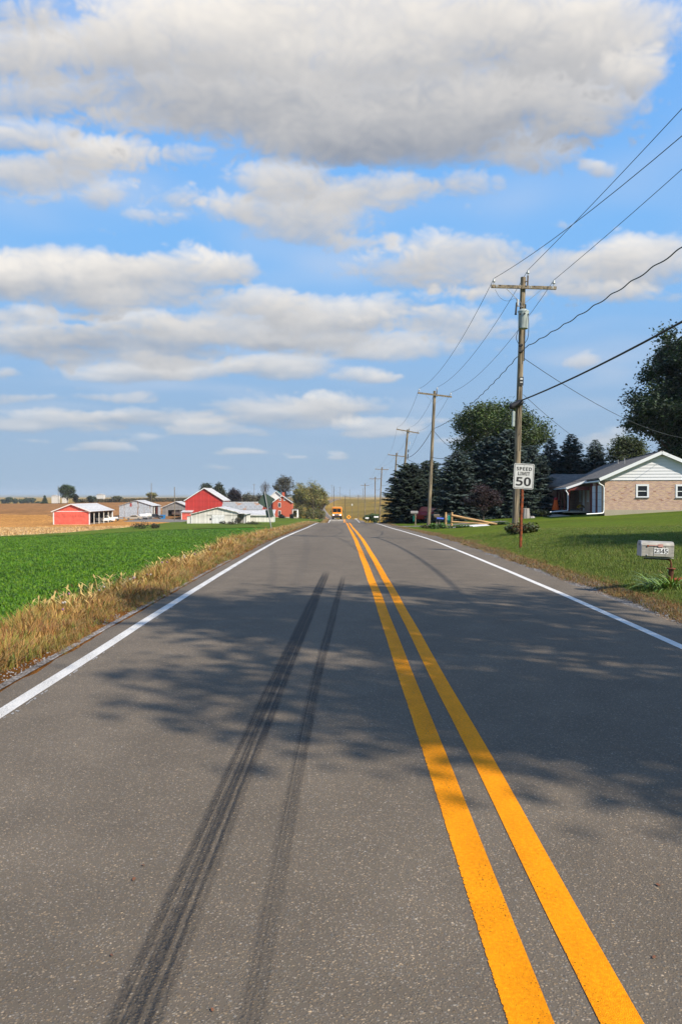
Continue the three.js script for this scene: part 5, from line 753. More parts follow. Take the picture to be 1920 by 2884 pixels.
  part('porch_downspout', new THREE.TubeGeometry(new THREE.CatmullRomCurve3([[-2.16, 1.98, -7.95], [-2.1, 1.8, -7.95], [-1.98, 1.66, -7.98], [-1.96, 1.2, -8.0], [-1.96, 0.3, -8.0], [-2.0, 0.14, -7.9], [-2.6, 0.1, -7.4], [-3.6, 0.04, -6.6]].map((q) => v3(...q)), false, 'catmullrom', 0.1), 40, 0.05, 6), M.trimWhite, t);
  for (const [z, w, h, y] of [[-10.2, 1.0, 1.15, 0.95], [-13.4, 0.95, 1.95, 0.1], [-16.2, 1.2, 1.2, 0.9]]) { const isDoor = h > 1.5, wn = part(isDoor ? 'door' : 'window', [box(0.06, h + 0.16, 0.09, -0.03, y + h / 2, z - w / 2), box(0.06, h + 0.16, 0.09, -0.03, y + h / 2, z + w / 2), box(0.06, 0.09, w - 0.1, -0.03, y + h + 0.03, z), box(0.06, 0.07, w - 0.1, -0.03, y, z), box(0.05, h - 0.1, 0.05, -0.03, y + h / 2, z)], M.trimWhite, t); part('pane', box(0.03, h - 0.1, w - 0.1, -0.012, y + h / 2, z), isDoor ? M.whitePaint : M.glass, wn); }
  // cross wing at the far end
  part('wing_wall', [box(2.9, 2.3, 0.16, -1.25, 1.15, -21.2), box(0.16, 2.3, 6.2, -2.62, 1.15, -24.3)], M.brick, t); part('wing_gable', prism([[-3.4, 2.3], [3.4, 2.3], [0, 3.55]], 0.12).rotateY(-Math.PI / 2).translate(-2.6, 0, -24.3), M.siding, t);
  const wr = (z) => 3.62 - Math.abs(z + 24.3) * 0.36; for (const s of [1, -1]) { const L = Math.hypot(3.7, 3.7 * 0.36), g = metric(new THREE.BoxGeometry(5.6, 0.1, L)); part('wing_roof', g.rotateX(s * Math.atan(0.36)).translate(-0.1, wr(-24.3 + s * 1.85) + 0.05, -24.3 + s * 1.86), M.shingle, t); }
  part('vent_pipe', [cyl(0.05, 0.05, 0.6, 2.4, roofY(2.4), -6, 8), cyl(0.05, 0.05, 0.5, 3.1, roofY(3.1), -14, 8)], M.galv, t);
  part('porch_light', new THREE.SphereGeometry(0.1, 10, 8).translate(-0.3, 2.45, -0.9), M.whitePaint, t);
  const world = (x, y, z) => { t.updateMatrixWorld(true); return t.localToWorld(v3(x, y, z)).toArray(); };
  { const c = thing('orange_banner', 'bright orange cloth figure hanging by the red porch post', 'decoration', world(-2.5, 0.05, -13.9), -0.3); const P = []; const g = new THREE.CylinderGeometry(0.16, 0.3, 0.95, 16, 8, true), p = g.attributes.position; for (let i = 0; i < p.count; i++) { const an = Math.atan2(p.getZ(i), p.getX(i)), q = (0.5 - p.getY(i) / 0.95); const k = 1 + 0.22 * q * Math.sin(an * 6 + q * 2); p.setX(i, p.getX(i) * k); p.setZ(i, p.getZ(i) * k * 0.6); } g.computeVertexNormals(); part('cloth', g.translate(0, 0.53, 0), M.orangeCloth, c); part('top', new THREE.SphereGeometry(0.19, 12, 8).scale(1, 0.8, 0.7).translate(0, 1.08, 0), M.redCloth, c); part('cord', tube([[0, 1.2, 0], [0.02, 1.6, 0], [0.3, 1.95, 0]], 0.012, 10, 5), M.black, c); }
  { const c = thing('flower_pot', 'yellow chrysanthemums in a dark pot by the garage column', 'flower pot', world(-0.75, 0.06, -9.2)); part('pot', new THREE.CylinderGeometry(0.2, 0.14, 0.3, 14).translate(0, 0.15, 0), M.darkWood, c); const L = leafMesh(420), R = rng(5); for (let i = 0; i < 420; i++) { const a = R() * 6.283, e = Math.asin(R()), q = 0.32 * (0.8 + 0.25 * R()), x = Math.cos(a) * Math.cos(e) * q, y = 0.32 + Math.sin(e) * q * 0.85, z = Math.sin(a) * Math.cos(e) * q, l = 0.045, f = R() < 0.72; addLeaf(L, x, y, z, Math.cos(a + 1) * l, 0.01, Math.sin(a + 1) * l, Math.cos(a + 2.6) * l, 0.02, Math.sin(a + 2.6) * l, f ? 0.62 : 0.05, f ? 0.38 : 0.09, f ? 0.01 : 0.02); } part('flowers', leafGeo(L), M.leaf, c); }
  { const c = thing('white_pot', 'small white pot on a stand at the end of the porch', 'pot', world(-2.7, 0.0, -16.6)); part('bowl', new THREE.LatheGeometry([[0, 0], [0.08, 0], [0.18, 0.14], [0.2, 0.16], [0.17, 0.16], [0, 0.1]].map((q) => new THREE.Vector2(...q)), 14).translate(0, 0.5, 0), M.whitePaint, c); part('stand', cyl(0.05, 0.03, 0.52, 0, 0, 0, 6), M.black, c); }
  structure('porch_walk', sheet(range(0, 1, 8), range(0, 1, 12), (q) => q, () => 0, 1), M.concrete);
  const wk = scene.children[scene.children.length - 1].geometry, p = wk.attributes.position; for (let i = 0; i < p.count; i++) { const q = p.getX(i), r = -p.getZ(i), w = world(-1.9 - 1.6 * (1 - q), 0, -6.5 - r * 13); p.setXYZ(i, w[0], land(w[0], -w[2]) + 0.055, w[2]); } wk.computeVertexNormals();
}

// ---------------------------------------------------------------- farm buildings on the left
function roofPlane(x0, y0, x1, y1, z0, z1, th = 0.08) { const L = Math.hypot(x1 - x0, y1 - y0), g = new THREE.BoxGeometry(L, th, z0 - z1); metric(g); const uv = g.attributes.uv; for (let i = 0; i < uv.count; i++) uv.setXY(i, uv.getY(i), uv.getX(i)); return g.rotateZ(Math.atan2(y1 - y0, x1 - x0)).translate((x0 + x1) / 2, (y0 + y1) / 2 + th / 2, (z0 + z1) / 2); }
function shed(name, label, x, d, { W, Ln, eave, ridge, wall, roof, turn = 0, over = 0.4, open = false, category = 'shed', trim = null, front = true, up = 0 }) {
  const t = thing(name, label, category, onLand(x, d, up), turn), h = W / 2, pent = [[-h, -0.4], [h, -0.4], [h, eave], [0, ridge], [-h, eave]], k = (ridge - eave) / h;
  if (front) part('gable_wall', prism(pent, 0.12, -0.12), wall, t); part('back_wall', prism(pent, 0.12, -Ln), wall, t); part('left_wall', box(0.12, eave + 0.4, Ln - 0.26, -h + 0.06, eave / 2 - 0.2, -Ln / 2), wall, t);
  if (!open) part('right_wall', box(0.12, eave + 0.4, Ln - 0.26, h - 0.06, eave / 2 - 0.2, -Ln / 2), wall, t);
  part('roof', roofPlane(-h - over, eave - over * k, -0.005, ridge, over, -Ln - over), roof, t); part('roof', roofPlane(0.005, ridge, h + over, eave - over * k, over, -Ln - over), roof, t);
  if (trim) { part('rake_trim', [bar([-h - over, eave - over * k, over + 0.02], [0, ridge, over + 0.02], 0.06, 0.24), bar([h + over, eave - over * k, over + 0.02], [0, ridge, over + 0.02], 0.06, 0.24)], trim, t); }
  return t;
}
{ // red pole shed, right side open
  const d = 216, x = lat(202, d), t = shed('red_shed', 'bright red metal shed with white roof and open right side', x, d, { W: 9.6, Ln: 22, eave: 3.55, ridge: 5.4, wall: M.redMetal, roof: M.roofWhite, open: true, trim: M.whitePaint });
  part('corner_trim', [box(0.3, 3.9, 0.05, -4.66, 1.6, 0.03), box(0.3, 3.9, 0.05, 4.66, 1.6, 0.03)], M.whitePaint, t); part('belt_trim', box(9.0, 0.16, 0.04, 0, 3.5, 0.025), M.whitePaint, t); part('base_trim', box(9.0, 0.22, 0.04, 0, 0.0, 0.025), M.whitePaint, t);
  for (const z of [-4, -8.5, -13, -17.5]) part('post', box(0.17, 3.9, 0.17, 4.68, 1.6, z), M.barnWhite, t); part('back_corner_post', box(0.3, 3.9, 0.3, 4.65, 1.6, -21.8), M.whitePaint, t); part('eave_beam', box(0.1, 0.3, 21.6, 4.7, 3.36, -11), M.darkWood, t);
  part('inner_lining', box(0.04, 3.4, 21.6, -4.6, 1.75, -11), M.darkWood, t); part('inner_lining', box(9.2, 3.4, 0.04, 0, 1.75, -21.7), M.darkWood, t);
  structure('shed_floor', new THREE.PlaneGeometry(9.4, 21.8).rotateX(-Math.PI / 2).translate(x, land(x, d) + 0.12, -d - 11), M.tilledFlat ?? std({ color: rgb(0.26, 0.20, 0.14) }));
}
{ const d = 267, x = lat(383, d), t = shed('grey_shed', 'grey corrugated metal shed streaked with rust', x, d, { W: 10.7, Ln: 12, eave: 3.9, ridge: 5.6, wall: M.greyMetal, roof: M.roofWhite, open: true, over: 0.3 });
  part('rust_panel', box(0.6, 1.1, 0.03, -1.6, 4.2, 0.02), std({ color: rgb(0.32, 0.06, 0.05) }), t, 'rust red replacement panel'); part('corner_trim', box(0.25, 4.2, 0.05, 5.3, 1.8, 0.03), M.whitePaint, t);
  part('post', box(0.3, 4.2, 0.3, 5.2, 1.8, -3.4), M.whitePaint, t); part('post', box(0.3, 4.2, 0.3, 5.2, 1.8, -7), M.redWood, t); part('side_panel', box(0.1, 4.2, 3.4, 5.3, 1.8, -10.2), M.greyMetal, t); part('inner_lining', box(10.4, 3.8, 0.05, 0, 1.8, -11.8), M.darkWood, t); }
{ const d = 285, x = lat(497, d), t = shed('wooden_shed', 'weathered grey wooden shed with a dark open front', x, d, { W: 9.6, Ln: 9, eave: 3.4, ridge: 5.4, wall: M.barnGrey, roof: M.roofWhite, front: false, trim: M.roofWhite });
  part('gable_boards', prism([[-4.8, 2.5], [4.8, 2.5], [4.8, 3.4], [0, 5.4], [-4.8, 3.4]], 0.12, -0.12), M.barnGrey, t); part('side_boards', box(2.0, 2.9, 0.12, -3.8, 1.05, -0.06), M.barnGrey, t); part('post', box(0.2, 2.9, 0.2, 1.3, 1.05, -0.1), M.darkWood, t);
  const k = thing('white_tank', 'white farm tank inside the open wooden shed', 'tank', [x - 0.2, land(x, d + 2.5) + 0.6, -d - 2.5]); part('tank', new THREE.CapsuleGeometry(0.9, 2.2, 6, 14).rotateZ(Math.PI / 2).translate(0, 0.9, 0), M.whitePaint, k); part('cradle', [box(0.2, 0.9, 1.4, -1, -0.2, 0), box(0.2, 0.9, 1.4, 1, -0.2, 0)], M.black, k); }
{ const d = 262, x = lat(576, d), t = shed('red_barn', 'tall faded red barn with white metal roof', x, d, { W: 12, Ln: 14, eave: 6.5, ridge: 10.3, wall: M.barnRed, roof: M.roofWhite, trim: M.whitePaint, category: 'barn' });
  part('girt_line', box(11.9, 0.1, 0.05, 0, 6.2, 0.03), M.barnRed, t);
  part('lean_to_wall', [box(3.0, 3.2, 0.12, -5.2, 1.1, 3.0), box(0.12, 3.2, 3.0, -6.65, 1.1, 1.5)], M.redMetal, t); part('lean_to_roof', new THREE.BoxGeometry(3.6, 0.08, 3.5).rotateX(0.16).translate(-5.1, 3.0, 1.6), M.roofWhite, t); part('lean_to_post', box(0.2, 3.0, 0.2, -6.6, 1.1, 3.1), M.whitePaint, t); }
{ const d = 225, x = lat(614, d), t = thing('white_barn', 'low cream wooden shed with a bright white sliding door', 'shed', onLand(x, d), 0), W = 14.6, h = W / 2;
  part('gable_wall', prism([[-h, -0.4], [5.2, -0.4], [5.2, 3.18], [0, 4.5], [-h, 2.7]], 0.12, -0.12), M.barnWhite, t); part('left_wall', box(0.12, 3.1, 13.7, -h + 0.06, 1.15, -7), M.barnWhite, t); part('recess_wall', box(2.4, 3.1, 0.12, 6.1, 1.15, -3), M.barnGrey, t); part('inner_wall', box(0.12, 3.2, 2.8, 5.14, 1.3, -1.55), M.barnGrey, t); part('right_wall', box(0.12, 3.1, 10.7, h - 0.06, 1.15, -8.5), M.barnWhite, t); part('post', box(0.18, 3.0, 0.18, h - 0.15, 1.1, -0.2), M.whitePaint, t);
  part('roof', roofPlane(-h - 0.4, 2.6, -0.005, 4.52, 0.4, -14.2), M.roofRusty, t); part('roof', roofPlane(0.005, 4.52, h + 0.5, 2.6, 0.4, -14.2), M.roofWhite, t); part('rake_trim', [bar([-h - 0.4, 2.6, 0.42], [0, 4.52, 0.42], 0.05, 0.16), bar([h + 0.5, 2.6, 0.42], [0, 4.52, 0.42], 0.05, 0.16)], M.barnWhite, t);
  const dr = part('sliding_door', box(3.4, 2.5, 0.08, 0.1, 1.2, 0.07), std({ color: rgb(0.82, 0.82, 0.80), roughness: 0.6, map: scaled(streakMap, 0.2) }), t, 'bright white sliding door'); part('door_rail', box(8.4, 0.12, 0.1, 1.2, 2.52, 0.08), M.barnWhite, dr); part('dark_hatch', box(0.4, 0.5, 0.05, -2.0, 1.3, 0.04), M.black, t); part('corner_board', box(0.2, 3.0, 0.05, -h + 0.1, 1.1, 0.03), M.whitePaint, t); part('side_annex', [box(1.0, 2.4, 1.4, -h - 0.6, 0.9, -0.8)], M.barnWhite, t); }
{ // long building with a rusty roof and a low cream lean-to
  const x0 = -35, x1 = -23.4, t = thing('long_barn', 'long farm building with a rusty grey roof and cream lean-to', 'barn', onLand(-28, 243), 0), ox = 28;
  const along = (pts, a, b) => prism(pts, b - a).rotateY(Math.PI / 2).translate(a + ox, 0, 0);   // profile in (-z, y), extruded along x
  part('upper_wall', along([[-1, -0.4], [7, -0.4], [7, 3.75], [3, 5.7], [-1, 3.75]].map(([z, y]) => [z + 3, y]), x0, x1), M.barnRed, t);
  const plane = (za, ya, zb, yb, a, b, mat, nm) => { const L = Math.hypot(zb - za, yb - ya), g = metric(new THREE.BoxGeometry(b - a, 0.08, L)); return part(nm, g.rotateX(Math.atan2(yb - ya, zb - za) * 1).translate((a + b) / 2 + ox, (ya + yb) / 2 + 0.06, -(za + zb) / 2), mat, t); };
  plane(1.7, 3.62, 6.0, 5.82, x0 - 0.3, x1 + 0.3, M.roofRusty, 'upper_roof'); plane(10.3, 3.62, 6.0, 5.82, x0 - 0.3, x1 + 0.3, M.roofRusty, 'upper_roof'); part('ridge_cap', box(x1 - x0 + 0.7, 0.1, 0.4, (x0 + x1) / 2 + ox, 5.92, -6), M.whitePaint, t);
  part('lean_to_wall', [box(11.2, 2.3, 0.12, -25.1 + ox, 0.95, 2.6), box(0.12, 2.3, 5.0, -19.5 + ox, 0.95, 0.1)], M.barnWhite, t); plane(-3.1, 2.22, 2.2, 3.62, -33.0, -19.2, M.roofWhite, 'lean_to_roof'); part('fascia', box(11.6, 0.14, 0.06, -25.0 + ox, 2.16, 3.12), M.whitePaint, t); part('green_door', box(0.05, 2.0, 1.4, -19.42 + ox, 0.95, 1.2), M.teal, t); part('plinth', box(11.0, 0.3, 0.1, -25.1 + ox, -0.15, 2.68), M.concrete, t); }
{ // brick farmhouse by the bend
  const d = 292, x = lat(795, d), t = shed('brick_farmhouse', 'two-storey red brick farmhouse with white gable trim and a porch', x, d, { W: 6.6, Ln: 9, eave: 5.6, ridge: 7.8, wall: M.redBrick, roof: M.slate, trim: M.whitePaint, category: 'house', up: 0.1 });
  const win = (px, y, w, h, parent = t) => { const f = part('window', box(w + 0.24, h + 0.3, 0.08, px, y, 0.05), M.whitePaint, t); part('pane', box(w, h / 2 - 0.06, 0.03, px, y + h / 4, 0.1), M.glass, f); part('pane', box(w, h / 2 - 0.06, 0.03, px, y - h / 4, 0.1), M.glass, f); };
  win(-0.95, 4.55, 0.75, 1.35); win(-0.95, 1.75, 0.75, 1.35); win(-0.75, 6.5, 0.42, 0.6); win(0.75, 6.5, 0.42, 0.6);
  part('chimney', box(0.9, 1.6, 0.9, 0.2, 8.2, -2.5), M.redBrick, t); part('foundation', box(6.62, 0.5, 0.06, 0, 0.1, 0.02), M.concrete, t);
  part('porch_roof', box(2.0, 0.18, 6.4, 4.4, 3.05, -3.2), M.slate, t); part('porch_frieze', box(1.9, 0.28, 0.1, 4.4, 2.8, -0.1), M.whitePaint, t); for (const [px, pz] of [[5.2, -0.2], [5.2, -3], [5.2, -6], [3.6, -0.2]]) part('porch_column', cyl(0.16, 0.13, 3.0, px, -0.2, pz, 8), M.whitePaint, t); part('porch_floor', box(2.1, 0.3, 6.4, 4.4, 0.05, -3.2), M.concrete, t);
  part('wing_wall', box(3.8, 5.0, 5, -5.0, 2.3, -5.2), M.redBrick, t); part('wing_roof', prism([[-0.3, 4.75], [5.3, 4.75], [2.5, 6.6]], 4.1).rotateY(Math.PI / 2).translate(-7.1, 0, -2.4), M.slate, t); part('wing_window', box(0.9, 1.5, 0.08, -4.6, 4.0, -2.66), M.whitePaint, t); part('wing_porch', box(3.2, 0.15, 2.4, -5.0, 2.9, -1.4), M.slate, t); for (const px of [-6.3, -3.7]) part('wing_post', cyl(0.1, 0.1, 2.8, px, 0, -0.4, 6), M.whitePaint, t);
  const g = shed('green_roof_house', 'house with a dark green roof behind the brick farmhouse', lat(778, 312), 312, { W: 8, Ln: 10, eave: 6.2, ridge: 9.6, wall: M.whitePaint, roof: M.roofGreen, trim: M.whitePaint, category: 'house' }); }
for (const [px, py, w, h, d, lb] of [[158, 1402, 3.6, 2.6, 490, 'small white building on the crest left of the big tree'], [184, 1404, 2.4, 1.9, 492, 'small white building half hidden by the big crest tree'], [285, 1398, 4.4, 2.4, 520, 'low white building on the crest above the red shed']]) {
  const x = lat(px, d), gy = land(x, d), t = thing('crest_building', lb, 'building', [x, gy - 0.2, -d]), top = EYE + (1395 - py) * d / F + h / 2 - gy; part('wall', box(w, Math.max(h, top) + 0.2, 4, 0, Math.max(h, top) / 2, 0), std({ color: rgb(0.55, 0.53, 0.48) }), t); part('roof', prism([[-w / 2 - 0.2, Math.max(h, top) + 0.1], [w / 2 + 0.2, Math.max(h, top) + 0.1], [0, Math.max(h, top) + 0.7]], 4.4, -2.2), M.roofWhite, t); }
{ // strip of standing corn along the crest
  const R = rng(99), L = leafMesh(9000); for (let i = 0; i < 9000; i++) { const x = lat(225 + 320 * R(), 500), d = 496 + 26 * R(), y = land(x, d) + 2.3 * R(), a = R() * 6.283, tp = R(), c = tp < 0.2 ? [0.20, 0.13, 0.05] : [0.06, 0.055, 0.026]; addLeaf(L, x, y, -d, Math.cos(a) * 0.25, 0.6, Math.sin(a) * 0.25, Math.cos(a + 1.5) * 0.16, 0, Math.sin(a + 1.5) * 0.16, ...c); }
  const m = part(numbered('corn_strip'), leafGeo(L), M.leaf, scene); m.userData = { kind: 'stuff', label: 'dark strip of standing corn along the hill crest', category: 'crop' };
}

// ---------------------------------------------------------------- vehicles
function wheelOf(r, w, x, y, z, parent) { const ty = part('wheel', new THREE.CylinderGeometry(r, r, w, 16).rotateZ(Math.PI / 2).translate(x, y, z), M.tyre, parent); part('rim', new THREE.CylinderGeometry(r * 0.6, r * 0.6, w + 0.02, 12).rotateZ(Math.PI / 2).translate(x, y, z), M.chrome, ty); }
{ // school bus coming toward the camera
  const d = 200, x = lat(948.5, d), t = thing('school_bus', 'orange yellow school bus coming up the road with headlights on', 'bus', [x, roadY(d) + 0.02, -d]);
  part('body', [rbox(2.42, 2.05, 9.2, 0, 1.78, -5.4, 0.2)], M.busYellow, t); part('roof_cap', rbox(2.36, 0.36, 9.1, 0, 2.78, -5.4, 0.17), M.busYellow, t); part('hood', rbox(2.2, 0.72, 1.7, 0, 1.22, -0.3, 0.16), M.busYellow, t);
  part('windscreen', rbox(1.98, 0.86, 0.06, 0, 2.15, -0.79, 0.03), M.glass, t); part('windscreen_pillar', box(0.05, 0.86, 0.04, 0, 2.15, -0.75), M.busYellow, t); part('grille', rbox(1.1, 0.38, 0.06, 0, 1.2, 0.56, 0.03), M.chrome, t);
  part('bumper', rbox(2.42, 0.42, 0.24, 0, 0.66, 0.6, 0.05), M.black, t); part('skirt', box(2.3, 0.3, 8.8, 0, 0.7, -5.2), M.black, t); part('sign_board', rbox(1.5, 0.28, 0.08, 0, 2.82, -0.76, 0.03), M.busYellow, t);
  for (const s of [-1, 1]) {
    part('headlight', new THREE.CylinderGeometry(0.15, 0.15, 0.06, 16).rotateX(Math.PI / 2).translate(s * 0.84, 1.12, 0.57), new THREE.MeshStandardMaterial({ color: 0xffffff, emissive: rgb(1, 0.9, 0.72), emissiveIntensity: 7 }), t);
    const l = new THREE.SpotLight(rgb(1, 0.92, 0.78), 60, 60, 0.5, 0.6); l.position.set(x + s * 0.84, roadY(d) + 1.14, -d + 0.66); l.target.position.set(x + s * 0.84, roadY(d), -d + 22); l.castShadow = true; scene.add(l, l.target);
    part('warning_lamp', new THREE.CylinderGeometry(0.09, 0.09, 0.05, 12).rotateX(Math.PI / 2).translate(s * 0.92, 2.8, -0.74), std({ color: rgb(0.5, 0.03, 0.01), roughness: 0.3 }), t);
    const m = part('mirror', rbox(0.16, 0.42, 0.1, s * 1.45, 1.95, -0.3, 0.04), M.black, t); part('mirror_arm', bar([s * 1.15, 2.2, -0.7], [s * 1.45, 2.1, -0.32], 0.04, 0.04), M.black, m);
    wheelOf(0.48, 0.3, s * 1.0, 0.48, -0.6, t); wheelOf(0.48, 0.5, s * 0.95, 0.48, -7.2, t); for (let k = 0; k < 7; k++) part('side_window', box(0.03, 0.6, 0.85, s * 1.205, 2.15, -2.0 - k * 1.08), M.glass, t);
  }
}
function car(name, label, x, d, turn, paint, kind = 'sedan', up = 0) {
  const t = thing(name, label, kind === 'sedan' ? 'car' : 'truck', onLand(x, d, up), turn);     // long axis is local x, front at +x
  const prof = kind === 'sedan' ? [[-2.3, 0.35], [2.3, 0.35], [2.32, 0.72], [2.1, 0.86], [1.15, 0.95], [0.45, 1.38], [-0.75, 1.42], [-1.6, 1.05], [-2.25, 0.98], [-2.34, 0.7]] : [[-2.6, 0.45], [2.6, 0.45], [2.62, 0.95], [2.5, 1.12], [1.3, 1.2], [0.75, 1.75], [-0.5, 1.78], [-0.65, 1.2], [-2.6, 1.15]];
  const win = kind === 'sedan' ? [[0.98, 0.96], [0.40, 1.32], [-0.72, 1.35], [-1.4, 1.03]] : [[1.08, 1.2], [0.7, 1.66], [-0.4, 1.68], [-0.5, 1.2]];
  part('body', new THREE.ExtrudeGeometry(new THREE.Shape(prof.map((q) => new THREE.Vector2(...q))), { depth: 1.6, bevelEnabled: true, bevelSize: 0.06, bevelThickness: 0.08, bevelSegments: 2 }).translate(0, 0, -0.8), paint, t);
  for (const s of [-1, 1]) part('side_window', prism(win, 0.02, s * 0.885 - 0.01), M.glass, t);
  part('windscreen', bar([prof[4][0] + 0.02, prof[4][1] + 0.1, 0], [prof[5][0] + 0.06, prof[5][1] + 0.0, 0], 1.4, 0.03), M.glass, t); 
  for (const [a, s] of [[1.4, 1], [1.4, -1], [-1.45, 1], [-1.45, -1]]) { const w = part('wheel', new THREE.CylinderGeometry(0.33, 0.33, 0.22, 16).rotateX(Math.PI / 2).translate(a, 0.33, s * 0.80), M.tyre, t); part('rim', new THREE.CylinderGeometry(0.2, 0.2, 0.24, 12).rotateX(Math.PI / 2).translate(a, 0.33, s * 0.81), M.chrome, w); }
  for (const s of [-1, 1]) { part('headlight', rbox(0.08, 0.14, 0.34, prof[2][0] + 0.03, 0.74, s * 0.58, 0.03), M.chrome, t); part('tail_light', rbox(0.08, 0.14, 0.3, prof[0][0] - 0.06, 0.82, s * 0.6, 0.03), std({ color: rgb(0.3, 0.01, 0.01), roughness: 0.3 }), t); }
  return t;
}
car('sedan', 'beige sedan parked in front of the grey metal shed', lat(376, 246), 246, Math.PI + 0.25, M.carBeige, 'sedan', 0.3);
car('pickup_truck', 'white pickup parked inside the open end of the red shed', -67.2, 236.5, 0.5, M.carWhite, 'pickup', 0.1);
car('dark_car', 'dark car at the open corner of the grey shed', lat(437, 258), 258, 0.4, std({ color: rgb(0.03, 0.03, 0.035), roughness: 0.3 }), 'sedan', 0.3);
car('red_car', 'dark red car half hidden behind the second pole', lat(1214, 84), 84, 1.2, M.carRed, 'sedan', 0.1);
{ const mk = (px, d, lb, mat, s) => { const t = thing('farm_wagon', lb, 'wagon', onLand(lat(px, d), d, 0.3), s); part('tank', new THREE.CapsuleGeometry(0.55, 1.5, 5, 12).rotateZ(Math.PI / 2).translate(0, 1.15, 0), mat, t); part('frame', box(2.8, 0.14, 1.0, 0, 0.6, 0), M.galv, t); for (const [a, b] of [[-0.9, 0.55], [0.9, 0.55], [-0.9, -0.55], [0.9, -0.55]]) part('wheel', new THREE.CylinderGeometry(0.3, 0.3, 0.18, 12).rotateX(Math.PI / 2).translate(a, 0.3, b), M.tyre, t); part('drawbar', bar([1.3, 0.55, 0], [2.3, 0.3, 0], 0.1, 0.1), M.galv, t); };
  mk(404, 250, 'white tank wagon right of the beige sedan', M.whitePaint, 0.2); mk(416, 254, 'cream tank wagon beside the white tank wagon', M.barnWhite, 0.5);
  const d = 240, t = thing('flat_trailer', 'low flat trailer standing right of the red shed', 'trailer', onLand(lat(330, d), d, 0.3), 0.15); part('deck', box(3.4, 0.16, 1.6, 0, 0.55, 0), M.barnGrey, t); part('rail', box(3.4, 0.3, 0.06, 0, 0.78, -0.75), M.galv, t); for (const s of [-1, 1]) part('wheel', new THREE.CylinderGeometry(0.3, 0.3, 0.2, 12).rotateX(Math.PI / 2).translate(0.2, 0.3, s * 0.7), M.tyre, t); part('load', rbox(1.4, 0.5, 1.0, -0.5, 0.88, 0, 0.1), M.whitePaint, t);
  const d2 = 262, b = thing('blue_bin', 'blue waste bin between the grey shed and the wooden shed', 'bin', onLand(lat(459, d2), d2, 0.2)); part('bin', prism([[-0.65, 0], [0.65, 0], [0.8, 1.15], [-0.8, 1.15]], 1.1, -0.55), M.blue, b); part('lid', rbox(1.7, 0.08, 1.2, 0, 1.19, 0, 0.03), M.blue, b); }

// ---------------------------------------------------------------- grass, weeds, crop leaves, pebbles (too many to count)
function bladeGeo(list) {   // list of [lean, bend, length, width, turn, x, z]
  const P = [], N = [], I = []; let v = 0;
  for (const [lean, bend, len, w, turn, ox, oz, segs = 4, head = 0] of list) {
    const ct = Math.cos(turn), st = Math.sin(turn); let x = 0, y = 0, an = lean;
    for (let i = 0; i <= segs; i++) { const q = i / segs, ww = (head ? (q > 0.72 ? head * Math.sin(Math.min(1, (q - 0.7) / 0.3) * Math.PI * 0.9 + 0.25) + 0.001 : w * 0.5) : w * (1 - q * q) * 0.5 + 0.0004); P.push(ox + x * ct - ww * -st, y, oz + x * st - ww * ct, ox + x * ct + ww * -st, y, oz + x * st + ww * ct); const nx = -Math.cos(an), ny = Math.sin(an); N.push(nx * ct, ny, nx * st, nx * ct, ny, nx * st); if (i) { const k = v + i * 2; I.push(k - 2, k - 1, k + 1, k - 2, k + 1, k); } x += Math.sin(an) * len / segs; y += Math.cos(an) * len / segs; an += bend / segs; }
    v += (segs + 1) * 2;
  }
  const g = new THREE.BufferGeometry(); g.setAttribute('position', new THREE.Float32BufferAttribute(P, 3)); g.setAttribute('normal', new THREE.Float32BufferAttribute(N, 3)); g.setIndex(I); return g;
}
function tuft(n, seed, { len = 1, w = 0.03, lean = 0.5, bend = 1.0, spread = 0.3, head = 0, segs = 4 } = {}) { const R = rng(seed); return bladeGeo(Array.from({ length: n }, () => [lean * (R() - 0.1), bend * (0.3 + 0.9 * R()), len * (0.55 + 0.5 * R()), w * (0.6 + 0.7 * R()), R() * 6.283, (R() - 0.5) * spread, (R() - 0.5) * spread, segs, head])); }
function strew(name, label, category, geo, mat, count, place) {
  const m = new THREE.InstancedMesh(geo, mat, count), o = new THREE.Object3D(), c = new THREE.Color(); let k = 0;
  for (let i = 0; i < count; i++) { const q = place(i); if (!q) continue; o.position.set(q.x, q.y, q.z); o.rotation.set(q.rx ?? 0, q.turn ?? 0, q.rz ?? 0); o.scale.set(q.s * (q.wide ?? 1), q.s * (q.tall ?? 1), q.s * (q.wide ?? 1)); o.updateMatrix(); m.setMatrixAt(k, o.matrix); m.setColorAt(k, c.setRGB(...q.c)); k++; }
  m.count = k; m.name = numbered(name); m.castShadow = m.receiveShadow = true; m.userData = { kind: 'stuff', label, category }; scene.add(m); return m;
}
const pick = (R, list) => list[Math.floor(R() * list.length)];
const STRAW = [[0.50, 0.30, 0.09], [0.56, 0.36, 0.12], [0.42, 0.22, 0.06], [0.36, 0.16, 0.045], [0.46, 0.32, 0.07], [0.30, 0.13, 0.045]], OLIVE = [[0.20, 0.22, 0.03], [0.30, 0.26, 0.04], [0.12, 0.17, 0.02]];
const farD = (R, a, b, p = 1) => { const q = Math.pow(R(), p); return a * Math.pow(b / a, q); };        // more of them near than far
